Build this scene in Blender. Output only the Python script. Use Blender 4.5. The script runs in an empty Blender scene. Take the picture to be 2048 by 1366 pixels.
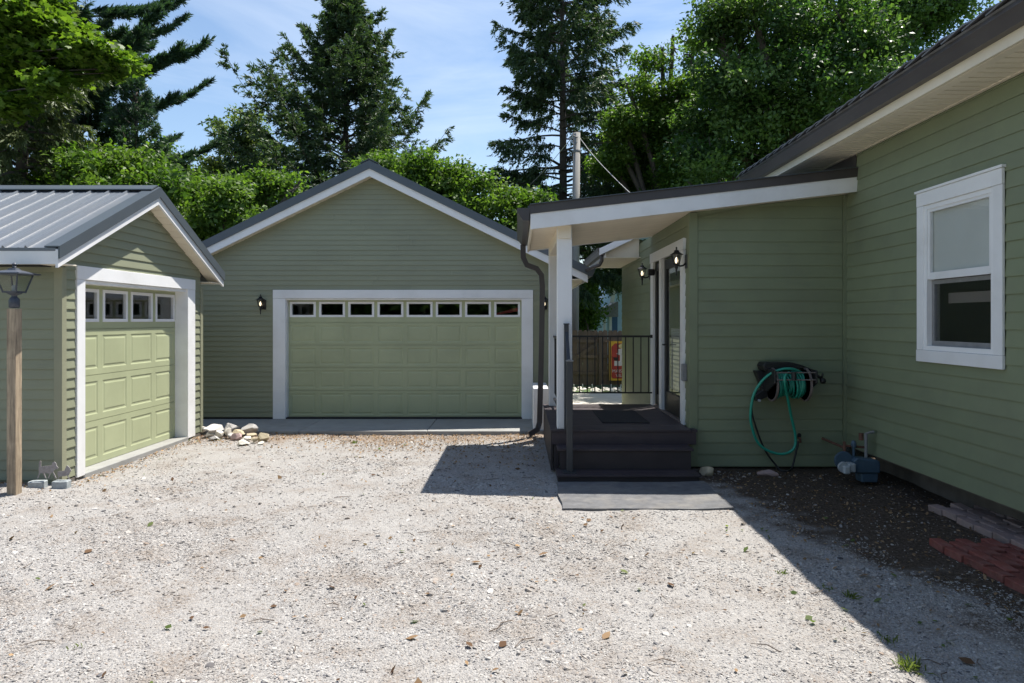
import bpy, bmesh, math, random
import numpy as np
from mathutils import Vector, Matrix, Euler

R = math.radians
SC = bpy.context.scene
COL = SC.collection

# ------------------------------------------------------------------ camera, sky, sun, exposure
HC = 1.85
cd = bpy.data.cameras.new('camera'); cam = bpy.data.objects.new('camera', cd); COL.objects.link(cam)
cam.location = (0, 0, HC); cam.rotation_euler = (R(90), 0, 0)
cd.sensor_width = 36; cd.lens = 24
cd.shift_x = -0.00586; cd.shift_y = -0.0205
cd.clip_start = 0.05; cd.clip_end = 2000
SC.camera = cam

SUN = Vector((0.325, 0.28, 1.0)).normalized()
EL = math.asin(SUN.z); AZ = math.atan2(SUN.x, SUN.y)
w = bpy.data.worlds.new('World'); SC.world = w; w.use_nodes = True
nt = w.node_tree; nt.nodes.clear()
wo = nt.nodes.new('ShaderNodeOutputWorld'); bg = nt.nodes.new('ShaderNodeBackground')
sky = nt.nodes.new('ShaderNodeTexSky'); sky.sky_type = 'NISHITA'; sky.sun_disc = False
sky.sun_elevation = EL; sky.sun_rotation = AZ; sky.air_density = 1.15; sky.dust_density = 0.3; sky.ozone_density = 2.4
bg.inputs['Strength'].default_value = 0.098
tc = nt.nodes.new('ShaderNodeTexCoord')
mp = nt.nodes.new('ShaderNodeMapping'); mp.inputs['Scale'].default_value = (1.2, 1.2, 5.5); mp.inputs['Rotation'].default_value = (0.12, 0.1, 0.4)
nz = nt.nodes.new('ShaderNodeTexNoise'); nz.inputs['Scale'].default_value = 1.7; nz.inputs['Detail'].default_value = 9; nz.inputs['Roughness'].default_value = 0.58
nz.inputs['Distortion'].default_value = 0.5
cr = nt.nodes.new('ShaderNodeValToRGB'); cr.color_ramp.elements[0].position = 0.45; cr.color_ramp.elements[1].position = 0.85
cr.color_ramp.elements[0].color = (0.02, 0.02, 0.02, 1); cr.color_ramp.elements[1].color = (0.42, 0.42, 0.42, 1)
mx = nt.nodes.new('ShaderNodeMix'); mx.data_type = 'RGBA'
mx.inputs['B'].default_value = (7.6, 8.0, 8.4, 1)
nt.links.new(tc.outputs['Generated'], mp.inputs['Vector']); nt.links.new(mp.outputs[0], nz.inputs['Vector'])
nt.links.new(nz.outputs['Fac'], cr.inputs[0]); nt.links.new(cr.outputs[0], mx.inputs['Factor'])
nt.links.new(sky.outputs[0], mx.inputs['A']); nt.links.new(mx.outputs['Result'], bg.inputs['Color'])
nt.links.new(bg.outputs[0], wo.inputs['Surface'])

sl = bpy.data.lights.new('sun', 'SUN'); so = bpy.data.objects.new('sun', sl); COL.objects.link(so)
sl.energy = 5.0; sl.angle = R(0.53); sl.color = (1.0, 0.955, 0.88)
so.rotation_euler = SUN.to_track_quat('Z', 'Y').to_euler()
so.location = (10, 10, 30)

SC.view_settings.view_transform = 'Standard'; SC.view_settings.look = 'None'
SC.view_settings.exposure = 0.80; SC.view_settings.gamma = 1.0
SC.view_settings.use_curve_mapping = False
SC.render.engine = 'CYCLES'
SC.cycles.max_bounces = 8; SC.cycles.diffuse_bounces = 5; SC.cycles.glossy_bounces = 3
SC.cycles.transmission_bounces = 6; SC.cycles.transparent_max_bounces = 8
SC.cycles.caustics_reflective = False; SC.cycles.caustics_refractive = False
SC.cycles.use_denoising = True

# ------------------------------------------------------------------ materials
def _mix(nt, t):
    n = nt.nodes.new('ShaderNodeMix'); n.data_type = 'RGBA'; n.blend_type = t; return n

def mat(name, col, rough=0.6, spec=0.5, metal=0.0, var=0.08, vscale=3.0, stretch=(1, 1, 1), bump=0.0, bscale=40.0,
        bstretch=None, objvar=0.05, dirt=None, dirt_amt=0.3, dirt_scale=1.3, coat=0.0, bdist=0.004):
    m = bpy.data.materials.new(name); m.use_nodes = True
    nt = m.node_tree; b = nt.nodes['Principled BSDF']; L = nt.links.new
    b.inputs['Roughness'].default_value = rough; b.inputs['Metallic'].default_value = metal
    b.inputs['Specular IOR Level'].default_value = spec
    if coat: b.inputs['Coat Weight'].default_value = coat
    tc = nt.nodes.new('ShaderNodeTexCoord')
    mp = nt.nodes.new('ShaderNodeMapping'); mp.inputs['Scale'].default_value = stretch
    L(tc.outputs['Object'], mp.inputs['Vector'])
    oi = nt.nodes.new('ShaderNodeObjectInfo')
    ad = nt.nodes.new('ShaderNodeVectorMath'); ad.operation = 'ADD'
    sc_ = nt.nodes.new('ShaderNodeVectorMath'); sc_.operation = 'SCALE'; sc_.inputs['Scale'].default_value = 0.0 if objvar == 0 else 9.0
    cb = nt.nodes.new('ShaderNodeCombineXYZ')
    L(oi.outputs['Random'], cb.inputs[0]); L(oi.outputs['Random'], cb.inputs[1])
    L(cb.outputs[0], sc_.inputs[0]); L(mp.outputs[0], ad.inputs[0]); L(sc_.outputs[0], ad.inputs[1])
    n = nt.nodes.new('ShaderNodeTexNoise'); n.inputs['Scale'].default_value = vscale; n.inputs['Detail'].default_value = 6
    n.inputs['Roughness'].default_value = 0.6
    L(ad.outputs[0], n.inputs['Vector'])
    mr = nt.nodes.new('ShaderNodeMapRange'); mr.inputs['From Min'].default_value = 0.25; mr.inputs['From Max'].default_value = 0.75
    mr.inputs['To Min'].default_value = 1 - var; mr.inputs['To Max'].default_value = 1 + var
    L(n.outputs['Fac'], mr.inputs['Value'])
    mo = nt.nodes.new('ShaderNodeMapRange'); mo.inputs['To Min'].default_value = 1 - objvar; mo.inputs['To Max'].default_value = 1 + objvar
    L(oi.outputs['Random'], mo.inputs['Value'])
    mu = nt.nodes.new('ShaderNodeMath'); mu.operation = 'MULTIPLY'; L(mr.outputs[0], mu.inputs[0]); L(mo.outputs[0], mu.inputs[1])
    vs = nt.nodes.new('ShaderNodeVectorMath'); vs.operation = 'SCALE'; vs.inputs[0].default_value = col[:3]
    L(mu.outputs[0], vs.inputs['Scale'])
    out = vs.outputs[0]
    if dirt is not None:
        n2 = nt.nodes.new('ShaderNodeTexNoise'); n2.inputs['Scale'].default_value = dirt_scale; n2.inputs['Detail'].default_value = 8
        n2.inputs['Roughness'].default_value = 0.65
        L(tc.outputs['Object'], n2.inputs['Vector'])
        r2 = nt.nodes.new('ShaderNodeMapRange'); r2.inputs['From Min'].default_value = 0.48; r2.inputs['From Max'].default_value = 0.75
        r2.inputs['To Max'].default_value = dirt_amt
        L(n2.outputs['Fac'], r2.inputs['Value'])
        mm = _mix(nt, 'MIX'); L(r2.outputs[0], mm.inputs['Factor']); L(out, mm.inputs['A']); mm.inputs['B'].default_value = (*dirt, 1)
        out = mm.outputs['Result']
    L(out, b.inputs['Base Color'])
    if bump:
        n3 = nt.nodes.new('ShaderNodeTexNoise'); n3.inputs['Scale'].default_value = bscale; n3.inputs['Detail'].default_value = 5
        m3 = nt.nodes.new('ShaderNodeMapping'); m3.inputs['Scale'].default_value = bstretch or stretch
        L(tc.outputs['Object'], m3.inputs['Vector']); L(m3.outputs[0], n3.inputs['Vector'])
        bp = nt.nodes.new('ShaderNodeBump'); bp.inputs['Strength'].default_value = bump; bp.inputs['Distance'].default_value = bdist
        L(n3.outputs['Fac'], bp.inputs['Height']); L(bp.outputs[0], b.inputs['Normal'])
    return m

M = {}
M['siding'] = mat('siding', (0.200, 0.230, 0.140), 0.55, var=0.07, vscale=2.2, bump=0.10, bdist=0.002, bscale=60, bstretch=(0.4, 0.4, 3), objvar=0.05, dirt=(0.15, 0.155, 0.115), dirt_amt=0.4)
M['vinyl'] = mat('vinyl_siding', (0.248, 0.262, 0.176), 0.5, var=0.05, vscale=2.0, bump=0.08, bdist=0.002, bscale=60, bstretch=(0.4, 0.4, 3), objvar=0.03, dirt=(0.17, 0.17, 0.13), dirt_amt=0.25)
M['green_trim'] = mat('green_trim', (0.27, 0.272, 0.185), 0.5, var=0.05)
M['door_green'] = mat('door_green', (0.40, 0.43, 0.262), 0.5, var=0.05, vscale=1.6, bump=0.06, bscale=90, objvar=0.02, dirt=(0.2, 0.21, 0.13), dirt_amt=0.25)
M['white'] = mat('white_trim', (0.80, 0.80, 0.80), 0.5, var=0.04, vscale=2, bump=0.08, bdist=0.001, bscale=90, dirt=(0.5, 0.48, 0.44), dirt_amt=0.35)
M['cream'] = mat('cream_soffit', (0.84, 0.76, 0.62), 0.5, var=0.04, objvar=0.03, dirt=(0.45, 0.4, 0.33), dirt_amt=0.3)
M['roof'] = mat('metal_roof', (0.135, 0.15, 0.17), 0.35, metal=0.0, spec=0.7, var=0.06, vscale=1.5, objvar=0.02, dirt=(0.22, 0.21, 0.2), dirt_amt=0.4)
M['roof_trim'] = mat('roof_trim', (0.075, 0.09, 0.105), 0.35, spec=0.6, var=0.06)
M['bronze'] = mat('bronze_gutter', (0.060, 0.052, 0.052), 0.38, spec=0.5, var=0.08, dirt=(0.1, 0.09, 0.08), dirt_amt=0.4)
M['shingle'] = mat('shingle', (0.16, 0.165, 0.175), 0.85, var=0.2, vscale=60, bump=0.4, bscale=150)
M['black'] = mat('black_metal', (0.012, 0.012, 0.013), 0.45, var=0.1)
M['black_plastic'] = mat('black_plastic', (0.012, 0.012, 0.013), 0.5, var=0.15)
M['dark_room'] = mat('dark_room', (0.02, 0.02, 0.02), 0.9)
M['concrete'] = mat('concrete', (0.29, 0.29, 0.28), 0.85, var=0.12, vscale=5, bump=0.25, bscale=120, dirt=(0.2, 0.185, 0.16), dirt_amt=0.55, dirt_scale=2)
M['patio'] = mat('patio_concrete', (0.62, 0.58, 0.52), 0.85, var=0.12, vscale=5, bump=0.2, bscale=120)
M['deck'] = mat('composite_deck', (0.046, 0.034, 0.039), 0.55, var=0.2, vscale=4, stretch=(0.4, 6, 6), bump=0.3, bscale=60, bstretch=(0.4, 8, 8), objvar=0.15, dirt=(0.10, 0.085, 0.08), dirt_amt=0.5)
M['deck_side'] = mat('deck_side', (0.032, 0.025, 0.027), 0.6, var=0.2, vscale=4, bump=0.3, bscale=60, objvar=0.12)
M['rail'] = mat('rail_metal', (0.035, 0.040, 0.046), 0.45, var=0.12)
M['mat'] = mat('rubber_mat', (0.125, 0.125, 0.13), 0.95, var=0.3, vscale=9, bump=0.8, bscale=260, dirt=(0.27, 0.25, 0.22), dirt_amt=0.7, dirt_scale=2.6, objvar=0)
M['doormat'] = mat('doormat', (0.022, 0.020, 0.022), 0.95, var=0.3, vscale=30, bump=0.6, bscale=300)
M['post_wood'] = mat('post_wood', (0.35, 0.275, 0.19), 0.8, var=0.5, vscale=7, stretch=(9, 9, 0.6), bump=0.5, bscale=14, bstretch=(10, 10, 0.5), dirt=(0.16, 0.12, 0.08), dirt_amt=0.6, dirt_scale=5, objvar=0)
M['fence_wood'] = mat('fence_wood', (0.16, 0.115, 0.085), 0.85, var=0.3, vscale=5, stretch=(6, 6, 0.5), bump=0.4, bscale=20, bstretch=(8, 8, 0.5), objvar=0.15)
M['pole_wood'] = mat('pole_wood', (0.26, 0.25, 0.235), 0.85, var=0.25, vscale=5, stretch=(8, 8, 0.4), bump=0.4, bscale=20, bstretch=(10, 10, 0.5))
M['bark'] = mat('bark', (0.085, 0.07, 0.058), 0.9, var=0.35, vscale=5, stretch=(3, 3, 0.8), bump=0.8, bscale=14, bstretch=(3, 3, 0.7))
M['dark_iron'] = mat('dark_iron', (0.045, 0.055, 0.075), 0.45, var=0.25, vscale=20, dirt=(0.15, 0.15, 0.16), dirt_amt=0.5, dirt_scale=12)
M['ornament'] = mat('ornament_metal', (0.30, 0.28, 0.28), 0.6, var=0.2, vscale=30, dirt=(0.2, 0.16, 0.13), dirt_amt=0.5, dirt_scale=14)
M['block'] = mat('block_stone', (0.33, 0.36, 0.37), 0.85, var=0.25, vscale=25, bump=0.5, bscale=80)
M['hose'] = mat('hose_green', (0.02, 0.27, 0.19), 0.4, var=0.1, vscale=6)
M['reel_grey'] = mat('reel_grey', (0.17, 0.14, 0.13), 0.5, var=0.15)
M['meter'] = mat('meter_paint', (0.05, 0.09, 0.13), 0.55, var=0.12, vscale=12, dirt=(0.1, 0.12, 0.13), dirt_amt=0.4, dirt_scale=10)
M['meter_grey'] = mat('meter_grey', (0.36, 0.39, 0.40), 0.5, var=0.1)
M['rust'] = mat('rust', (0.12, 0.055, 0.035), 0.8, var=0.3, vscale=20)
M['pipe_grey'] = mat('pipe_grey', (0.22, 0.22, 0.22), 0.5, var=0.2, vscale=12)
M['red_brick'] = mat('red_brick', (0.19, 0.052, 0.038), 0.85, var=0.25, vscale=14, bump=0.4, bscale=90, objvar=0.18, dirt=(0.3, 0.2, 0.17), dirt_amt=0.45, dirt_scale=6)
M['grey_paver'] = mat('grey_paver', (0.30, 0.215, 0.19), 0.85, var=0.25, vscale=14, bump=0.4, bscale=90, objvar=0.18, dirt=(0.2, 0.2, 0.2), dirt_amt=0.5, dirt_scale=6)
M['rock_white'] = mat('rock_white', (0.72, 0.68, 0.60), 0.85, var=0.18, vscale=12, bump=0.7, bscale=40, objvar=0.2, dirt=(0.3, 0.26, 0.2), dirt_amt=0.5, dirt_scale=9)
M['rock_grey'] = mat('rock_grey', (0.44, 0.42, 0.40), 0.85, var=0.22, vscale=14, bump=0.7, bscale=40, objvar=0.15, dirt=(0.2, 0.17, 0.13), dirt_amt=0.5, dirt_scale=9)
M['rock_pink'] = mat('rock_pink', (0.46, 0.33, 0.31), 0.85, var=0.22, vscale=14, bump=0.6, bscale=40)
M['rock_tan'] = mat('rock_tan', (0.45, 0.38, 0.26), 0.85, var=0.22, vscale=14, bump=0.6, bscale=40)
M['foundation'] = mat('foundation', (0.13, 0.115, 0.10), 0.95, var=0.3, vscale=5, bump=0.8, bscale=10)
M['blue_wall'] = mat('blue_siding', (0.45, 0.62, 0.76), 0.6, var=0.05)
M['blue_dark'] = mat('blue_shutter', (0.05, 0.12, 0.24), 0.5)
M['grey_roof'] = mat('grey_roof', (0.25, 0.25, 0.26), 0.7, var=0.2, vscale=10)
M['far_dark'] = mat('far_dark_siding', (0.022, 0.03, 0.022), 0.8)
M['yellow'] = mat('poster_yellow', (0.75, 0.42, 0.04), 0.5)
M['poster_red'] = mat('poster_red', (0.45, 0.05, 0.035), 0.5)
M['poster_white'] = mat('poster_white', (0.75, 0.66, 0.62), 0.5)
M['poster_cream'] = mat('poster_cream', (0.75, 0.6, 0.28), 0.5)
M['poster_black'] = mat('poster_black', (0.03, 0.02, 0.02), 0.5)
M['grass'] = mat('lawn', (0.06, 0.10, 0.03), 0.9, var=0.4, vscale=2.0, bump=0.6, bscale=30)
M['blind'] = mat('window_blind', (0.62, 0.62, 0.60), 0.8, var=0.05)
M['dried'] = mat('dried_leaf', (0.22, 0.12, 0.06), 0.8, var=0.4, vscale=4)
M['twig'] = mat('twig_wood', (0.12, 0.09, 0.07), 0.85, var=0.3, vscale=10)
M['wire'] = mat('wire', (0.45, 0.44, 0.42), 0.6)
M['red_cloth'] = mat('red_paint', (0.5, 0.02, 0.02), 0.4)
M['green_cloth'] = mat('green_paint', (0.03, 0.2, 0.06), 0.6)

def glass_mat(name, rough=0.02, tint=(0.97, 0.985, 0.98), alpha=0.25):
    m = bpy.data.materials.new(name); m.use_nodes = True; nt = m.node_tree; nt.nodes.clear(); L = nt.links.new
    o = nt.nodes.new('ShaderNodeOutputMaterial'); t = nt.nodes.new('ShaderNodeBsdfTransparent'); t.inputs[0].default_value = (*tint, 1)
    g = nt.nodes.new('ShaderNodeBsdfGlossy'); g.inputs['Roughness'].default_value = rough
    f = nt.nodes.new('ShaderNodeFresnel'); ge = nt.nodes.new('ShaderNodeNewGeometry')
    ior = nt.nodes.new('ShaderNodeMapRange'); ior.inputs['To Min'].default_value = 1.5; ior.inputs['To Max'].default_value = 1 / 1.5
    L(ge.outputs['Backfacing'], ior.inputs['Value']); L(ior.outputs[0], f.inputs[0])
    a = nt.nodes.new('ShaderNodeMath'); a.operation = 'MULTIPLY_ADD'; a.inputs[1].default_value = 1.0; a.inputs[2].default_value = 0.01
    x = nt.nodes.new('ShaderNodeMixShader')
    L(f.outputs[0], a.inputs[0]); L(a.outputs[0], x.inputs[0]); L(t.outputs[0], x.inputs[1]); L(g.outputs[0], x.inputs[2]); L(x.outputs[0], o.inputs[0])
    return m
M['glass'] = glass_mat('window_glass')
M['lamp_glass'] = glass_mat('lamp_glass', 0.15, (0.85, 0.87, 0.85))

def emit(name, col, s):
    m = bpy.data.materials.new(name); m.use_nodes = True; b = m.node_tree.nodes['Principled BSDF']
    b.inputs['Base Color'].default_value = (*col, 1); b.inputs['Emission Color'].default_value = (*col, 1); b.inputs['Emission Strength'].default_value = s
    return m
M['bulb'] = emit('lit_bulb', (1.0, 0.80, 0.55), 1.5)

def leaf_mat(name, ca, cb, trans=0.35, rough=0.42, spec=0.5):
    m = bpy.data.materials.new(name); m.use_nodes = True; nt = m.node_tree; b = nt.nodes['Principled BSDF']; L = nt.links.new
    o = nt.nodes['Material Output']
    at = nt.nodes.new('ShaderNodeAttribute'); at.attribute_name = 'tint'
    mm = _mix(nt, 'MIX'); L(at.outputs['Fac'], mm.inputs['Factor']); mm.inputs['A'].default_value = (*ca, 1); mm.inputs['B'].default_value = (*cb, 1)
    L(mm.outputs['Result'], b.inputs['Base Color']); b.inputs['Roughness'].default_value = rough; b.inputs['Specular IOR Level'].default_value = spec
    tr = nt.nodes.new('ShaderNodeBsdfTranslucent')
    g = _mix(nt, 'MULTIPLY'); g.inputs['Factor'].default_value = 1; L(mm.outputs['Result'], g.inputs['A']); g.inputs['B'].default_value = (1.5, 1.7, 0.7, 1)
    L(g.outputs['Result'], tr.inputs['Color'])
    x = nt.nodes.new('ShaderNodeMixShader'); x.inputs[0].default_value = trans
    L(b.outputs[0], x.inputs[1]); L(tr.outputs[0], x.inputs[2]); L(x.outputs[0], o.inputs['Surface'])
    return m
M['spruce'] = leaf_mat('spruce_needles', (0.030, 0.062, 0.033), (0.10, 0.15, 0.06), 0.25, 0.55, 0.4)
M['spruce_yel'] = leaf_mat('spruce_needles_light', (0.06, 0.095, 0.04), (0.17, 0.20, 0.085), 0.25, 0.55, 0.4)
M['pine'] = leaf_mat('pine_needles', (0.028, 0.062, 0.040), (0.07, 0.125, 0.07), 0.2, 0.5, 0.4)
M['maple'] = leaf_mat('maple_leaf', (0.035, 0.080, 0.012), (0.17, 0.25, 0.035), 0.42, 0.45, 0.35)
M['leafy'] = leaf_mat('leafy_green', (0.05, 0.105, 0.018), (0.15, 0.23, 0.045), 0.42, 0.5, 0.3)
M['oak'] = leaf_mat('oak_leaf', (0.032, 0.076, 0.024), (0.135, 0.215, 0.06), 0.42, 0.45, 0.35)
M['pale'] = leaf_mat('pale_leaf', (0.09, 0.14, 0.05), (0.20, 0.24, 0.10), 0.4, 0.5, 0.4)
M['weed'] = leaf_mat('weed_green', (0.075, 0.115, 0.03), (0.17, 0.20, 0.07), 0.4, 0.5, 0.3)
M['litter'] = leaf_mat('litter_brown', (0.10, 0.055, 0.03), (0.42, 0.28, 0.16), 0.15, 0.8, 0.2)

# gravel ground: real colour areas (dusty gravel / dark soil bed by the house / brown litter strip)
def ground_mat():
    m = bpy.data.materials.new('gravel_ground'); m.use_nodes = True; nt = m.node_tree; b = nt.nodes['Principled BSDF']; L = nt.links.new
    N = nt.nodes.new
    b.inputs['Roughness'].default_value = 0.95; b.inputs['Specular IOR Level'].default_value = 0.2
    tc = N('ShaderNodeTexCoord')
    def noise(s, d=6, r=0.6):
        n = N('ShaderNodeTexNoise'); n.inputs['Scale'].default_value = s; n.inputs['Detail'].default_value = d; n.inputs['Roughness'].default_value = r
        L(tc.outputs['Object'], n.inputs['Vector']); return n.outputs['Fac']
    def rng(v, a, b_, c=0, d=1):
        n = N('ShaderNodeMapRange'); n.inputs['From Min'].default_value = a; n.inputs['From Max'].default_value = b_
        n.inputs['To Min'].default_value = c; n.inputs['To Max'].default_value = d; L(v, n.inputs['Value']); return n.outputs[0]
    def mixc(f, A, B):
        n = _mix(nt, 'MIX'); L(f, n.inputs['Factor'])
        for k, v in (('A', A), ('B', B)):
            if isinstance(v, tuple): n.inputs[k].default_value = (*v, 1)
            else: L(v, n.inputs[k])
        return n.outputs['Result']
    big = noise(0.55, 5); mid = noise(2.3, 6); fine = noise(38, 4, 0.7)
    vo = N('ShaderNodeTexVoronoi'); vo.inputs['Scale'].default_value = 75; L(tc.outputs['Object'], vo.inputs['Vector'])
    sepc = N('ShaderNodeSeparateColor'); L(vo.outputs['Color'], sepc.inputs[0])
    dust = mixc(rng(big, 0.35, 0.68), (0.385, 0.368, 0.348), (0.325, 0.300, 0.275))
    dust = mixc(rng(mid, 0.46, 0.66, 0, 0.85), dust, (0.235, 0.190, 0.152))
    peb = mixc(sepc.outputs[0], (0.22, 0.21, 0.205), (0.42, 0.405, 0.385))
    base = mixc(rng(fine, 0.38, 0.60, 0.10, 0.9), dust, peb)
    # soil bed
    sx = N('ShaderNodeSeparateXYZ'); L(tc.outputs['Object'], sx.inputs[0])
    def math_(op, a, b_=None, c=None):
        n = N('ShaderNodeMath'); n.operation = op
        for i, v in enumerate((a, b_, c)):
            if v is None: continue
            if isinstance(v, (int, float)): n.inputs[i].default_value = v
            else: L(v, n.inputs[i])
        return n.outputs[0]
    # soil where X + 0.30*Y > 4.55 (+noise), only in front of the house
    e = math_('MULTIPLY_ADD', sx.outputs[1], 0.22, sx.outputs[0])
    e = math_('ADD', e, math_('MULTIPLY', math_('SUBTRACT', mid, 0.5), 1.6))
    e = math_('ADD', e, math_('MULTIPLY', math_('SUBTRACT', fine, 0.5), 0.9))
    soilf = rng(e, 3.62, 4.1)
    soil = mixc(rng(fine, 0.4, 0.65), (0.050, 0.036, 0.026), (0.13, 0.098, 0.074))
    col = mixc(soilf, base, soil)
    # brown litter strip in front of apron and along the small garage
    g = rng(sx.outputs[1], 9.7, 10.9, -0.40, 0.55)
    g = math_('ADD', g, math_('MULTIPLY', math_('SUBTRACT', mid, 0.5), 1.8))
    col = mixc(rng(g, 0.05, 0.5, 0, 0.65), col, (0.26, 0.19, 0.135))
    L(col, b.inputs['Base Color'])
    bp = N('ShaderNodeBump'); bp.inputs['Strength'].default_value = 0.9; bp.inputs['Distance'].default_value = 0.012
    hh = math_('ADD', math_('MULTIPLY', vo.outputs['Distance'], -1.0), math_('MULTIPLY', fine, 1.2))
    L(hh, bp.inputs['Height']); L(bp.outputs[0], b.inputs['Normal'])
    return m
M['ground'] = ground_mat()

def pebble_mat():
    m = bpy.data.materials.new('pebbles'); m.use_nodes = True; nt = m.node_tree; b = nt.nodes['Principled BSDF']; L = nt.links.new
    oi = nt.nodes.new('ShaderNodeObjectInfo'); r = nt.nodes.new('ShaderNodeValToRGB'); cr = r.color_ramp
    cr.elements[0].position = 0; cr.elements[0].color = (0.09, 0.09, 0.10, 1)
    cr.elements[1].position = 1; cr.elements[1].color = (0.54, 0.525, 0.50, 1)
    for p, c in ((0.04, (0.14, 0.14, 0.15)), (0.08, (0.24, 0.23, 0.225)), (0.35, (0.32, 0.305, 0.29)), (0.55, (0.375, 0.36, 0.34)), (0.61, (0.31, 0.245, 0.20)), (0.67, (0.39, 0.375, 0.355)), (0.9, (0.45, 0.435, 0.415))):
        e = cr.elements.new(p); e.color = (*c, 1)
    L(oi.outputs['Random'], r.inputs[0])
    def nf(sc, lo, hi, amt):
        n = nt.nodes.new('ShaderNodeTexNoise'); n.inputs['Scale'].default_value = sc; n.inputs['Detail'].default_value = 6; n.inputs['Roughness'].default_value = 0.6
        L(oi.outputs['Location'], n.inputs['Vector']); q = nt.nodes.new('ShaderNodeMapRange'); q.inputs['From Min'].default_value = lo; q.inputs['From Max'].default_value = hi; q.inputs['To Max'].default_value = amt
        L(n.outputs['Fac'], q.inputs['Value']); return q.outputs[0]
    m1 = _mix(nt, 'MIX'); L(nf(2.3, 0.48, 0.68, 0.55), m1.inputs['Factor']); L(r.outputs[0], m1.inputs['A']); m1.inputs['B'].default_value = (0.245, 0.20, 0.16, 1)
    m2 = _mix(nt, 'MULTIPLY'); L(nf(0.55, 0.35, 0.65, 1.0), m2.inputs['Factor']); L(m1.outputs['Result'], m2.inputs['A']); m2.inputs['B'].default_value = (0.84, 0.81, 0.78, 1)
    L(m2.outputs['Result'], b.inputs['Base Color']); b.inputs['Roughness'].default_value = 0.85
    b.inputs['Specular IOR Level'].default_value = 0.3
    return m
M['pebble'] = pebble_mat()

# ------------------------------------------------------------------ helpers
class MB:
    def __init__(s): s.v = []; s.f = []
    def add(s, vs, fs):
        o = len(s.v); s.v += [tuple(v) for v in vs]; s.f += [tuple(i + o for i in f) for f in fs]; return s
    def box(s, x0, x1, y0, y1, z0, z1):
        return s.add([(x0, y0, z0), (x1, y0, z0), (x1, y1, z0), (x0, y1, z0), (x0, y0, z1), (x1, y0, z1), (x1, y1, z1), (x0, y1, z1)],
                     [(0, 3, 2, 1), (4, 5, 6, 7), (0, 1, 5, 4), (1, 2, 6, 5), (2, 3, 7, 6), (3, 0, 4, 7)])
    def prism(s, poly, axis, a0, a1):
        n = len(poly)
        def P(p, a):
            if axis == 'x': return (a, p[0], p[1])
            if axis == 'y': return (p[0], a, p[1])
            return (p[0], p[1], a)
        vs = [P(p, a0) for p in poly] + [P(p, a1) for p in poly]
        fs = [tuple(range(n)), tuple(range(2 * n - 1, n - 1, -1))] + [(i, (i + 1) % n, (i + 1) % n + n, i + n) for i in range(n)]
        return s.add(vs, fs)
    def tube(s, path, r, n=8, cap=True):
        path = [Vector(p) for p in path]; rr = r if isinstance(r, (list, tuple)) else [r] * len(path)
        rings = []; up = None
        for i, p in enumerate(path):
            d = (path[min(i + 1, len(path) - 1)] - path[max(i - 1, 0)]).normalized()
            if up is None: up = d.orthogonal().normalized()
            up = (up - d * up.dot(d))
            up = up.normalized() if up.length > 1e-5 else d.orthogonal().normalized()
            sd = d.cross(up)
            rings.append([p + (up * math.cos(2 * math.pi * k / n) + sd * math.sin(2 * math.pi * k / n)) * rr[i] for k in range(n)])
        vs = [v for ring in rings for v in ring]; fs = []
        for i in range(len(path) - 1):
            for k in range(n):
                fs.append((i * n + k, i * n + (k + 1) % n, (i + 1) * n + (k + 1) % n, (i + 1) * n + k))
        if cap: fs += [tuple(range(n))[::-1], tuple(range((len(path) - 1) * n, len(path) * n))]
        return s.add(vs, fs)
    def rtube(s, path, w, h):
        """rectangular tube, w along X-ish, h other"""
        path = [Vector(p) for p in path]; vs = []; fs = []
        for i, p in enumerate(path):
            d = (path[min(i + 1, len(path) - 1)] - path[max(i - 1, 0)]).normalized()
            a = Vector((0, 1, 0)); a = (a - d * a.dot(d)); a = a.normalized() if a.length > 1e-3 else Vector((1, 0, 0))
            b = d.cross(a)
            for sx, sy in ((-1, -1), (1, -1), (1, 1), (-1, 1)): vs.append(p + b * sx * w / 2 + a * sy * h / 2)
        for i in range(len(path) - 1):
            for k in range(4): fs.append((i * 4 + k, i * 4 + (k + 1) % 4, i * 4 + 4 + (k + 1) % 4, i * 4 + 4 + k))
        fs += [(3, 2, 1, 0), tuple(range(len(vs) - 4, len(vs)))]
        return s.add(vs, fs)
    def lathe(s, prof, n=16, c=(0, 0, 0), rot=0.0, axis='z'):
        vs = []; fs = []
        for r, z in prof:
            for k in range(n):
                a = 2 * math.pi * k / n + rot; x, y = r * math.cos(a), r * math.sin(a)
                if axis == 'z': vs.append((c[0] + x, c[1] + y, c[2] + z))
                elif axis == 'x': vs.append((c[0] + z, c[1] + x, c[2] + y))
                else: vs.append((c[0] + x, c[1] + z, c[2] + y))
        for i in range(len(prof) - 1):
            for k in range(n): fs.append((i * n + k, i * n + (k + 1) % n, (i + 1) * n + (k + 1) % n, (i + 1) * n + k))
        fs += [tuple(range(n))[::-1], tuple(range((len(prof) - 1) * n, len(prof) * n))]
        return s.add(vs, fs)
    def mesh(s, name, m, smooth=False, recalc=True, bevel=0):
        me = bpy.data.meshes.new(name); me.from_pydata(s.v, [], s.f)
        if recalc:
            bm = bmesh.new(); bm.from_mesh(me); bmesh.ops.recalc_face_normals(bm, faces=bm.faces)
            if bevel: bmesh.ops.bevel(bm, geom=[e for e in bm.edges if len(e.link_faces) == 2 and e.calc_face_angle(0) > 0.5], offset=bevel, segments=1, affect='EDGES')
            bm.to_mesh(me); bm.free()
        if smooth: me.polygons.foreach_set('use_smooth', [True] * len(me.polygons))
        me.materials.append(M[m] if isinstance(m, str) else m); me.update(); return me
    def build(s, name, m, parent=None, smooth=False, bevel=0, kind=None):
        return link(name, s.mesh(name, m, smooth, bevel=bevel), parent, kind=kind)

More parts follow.
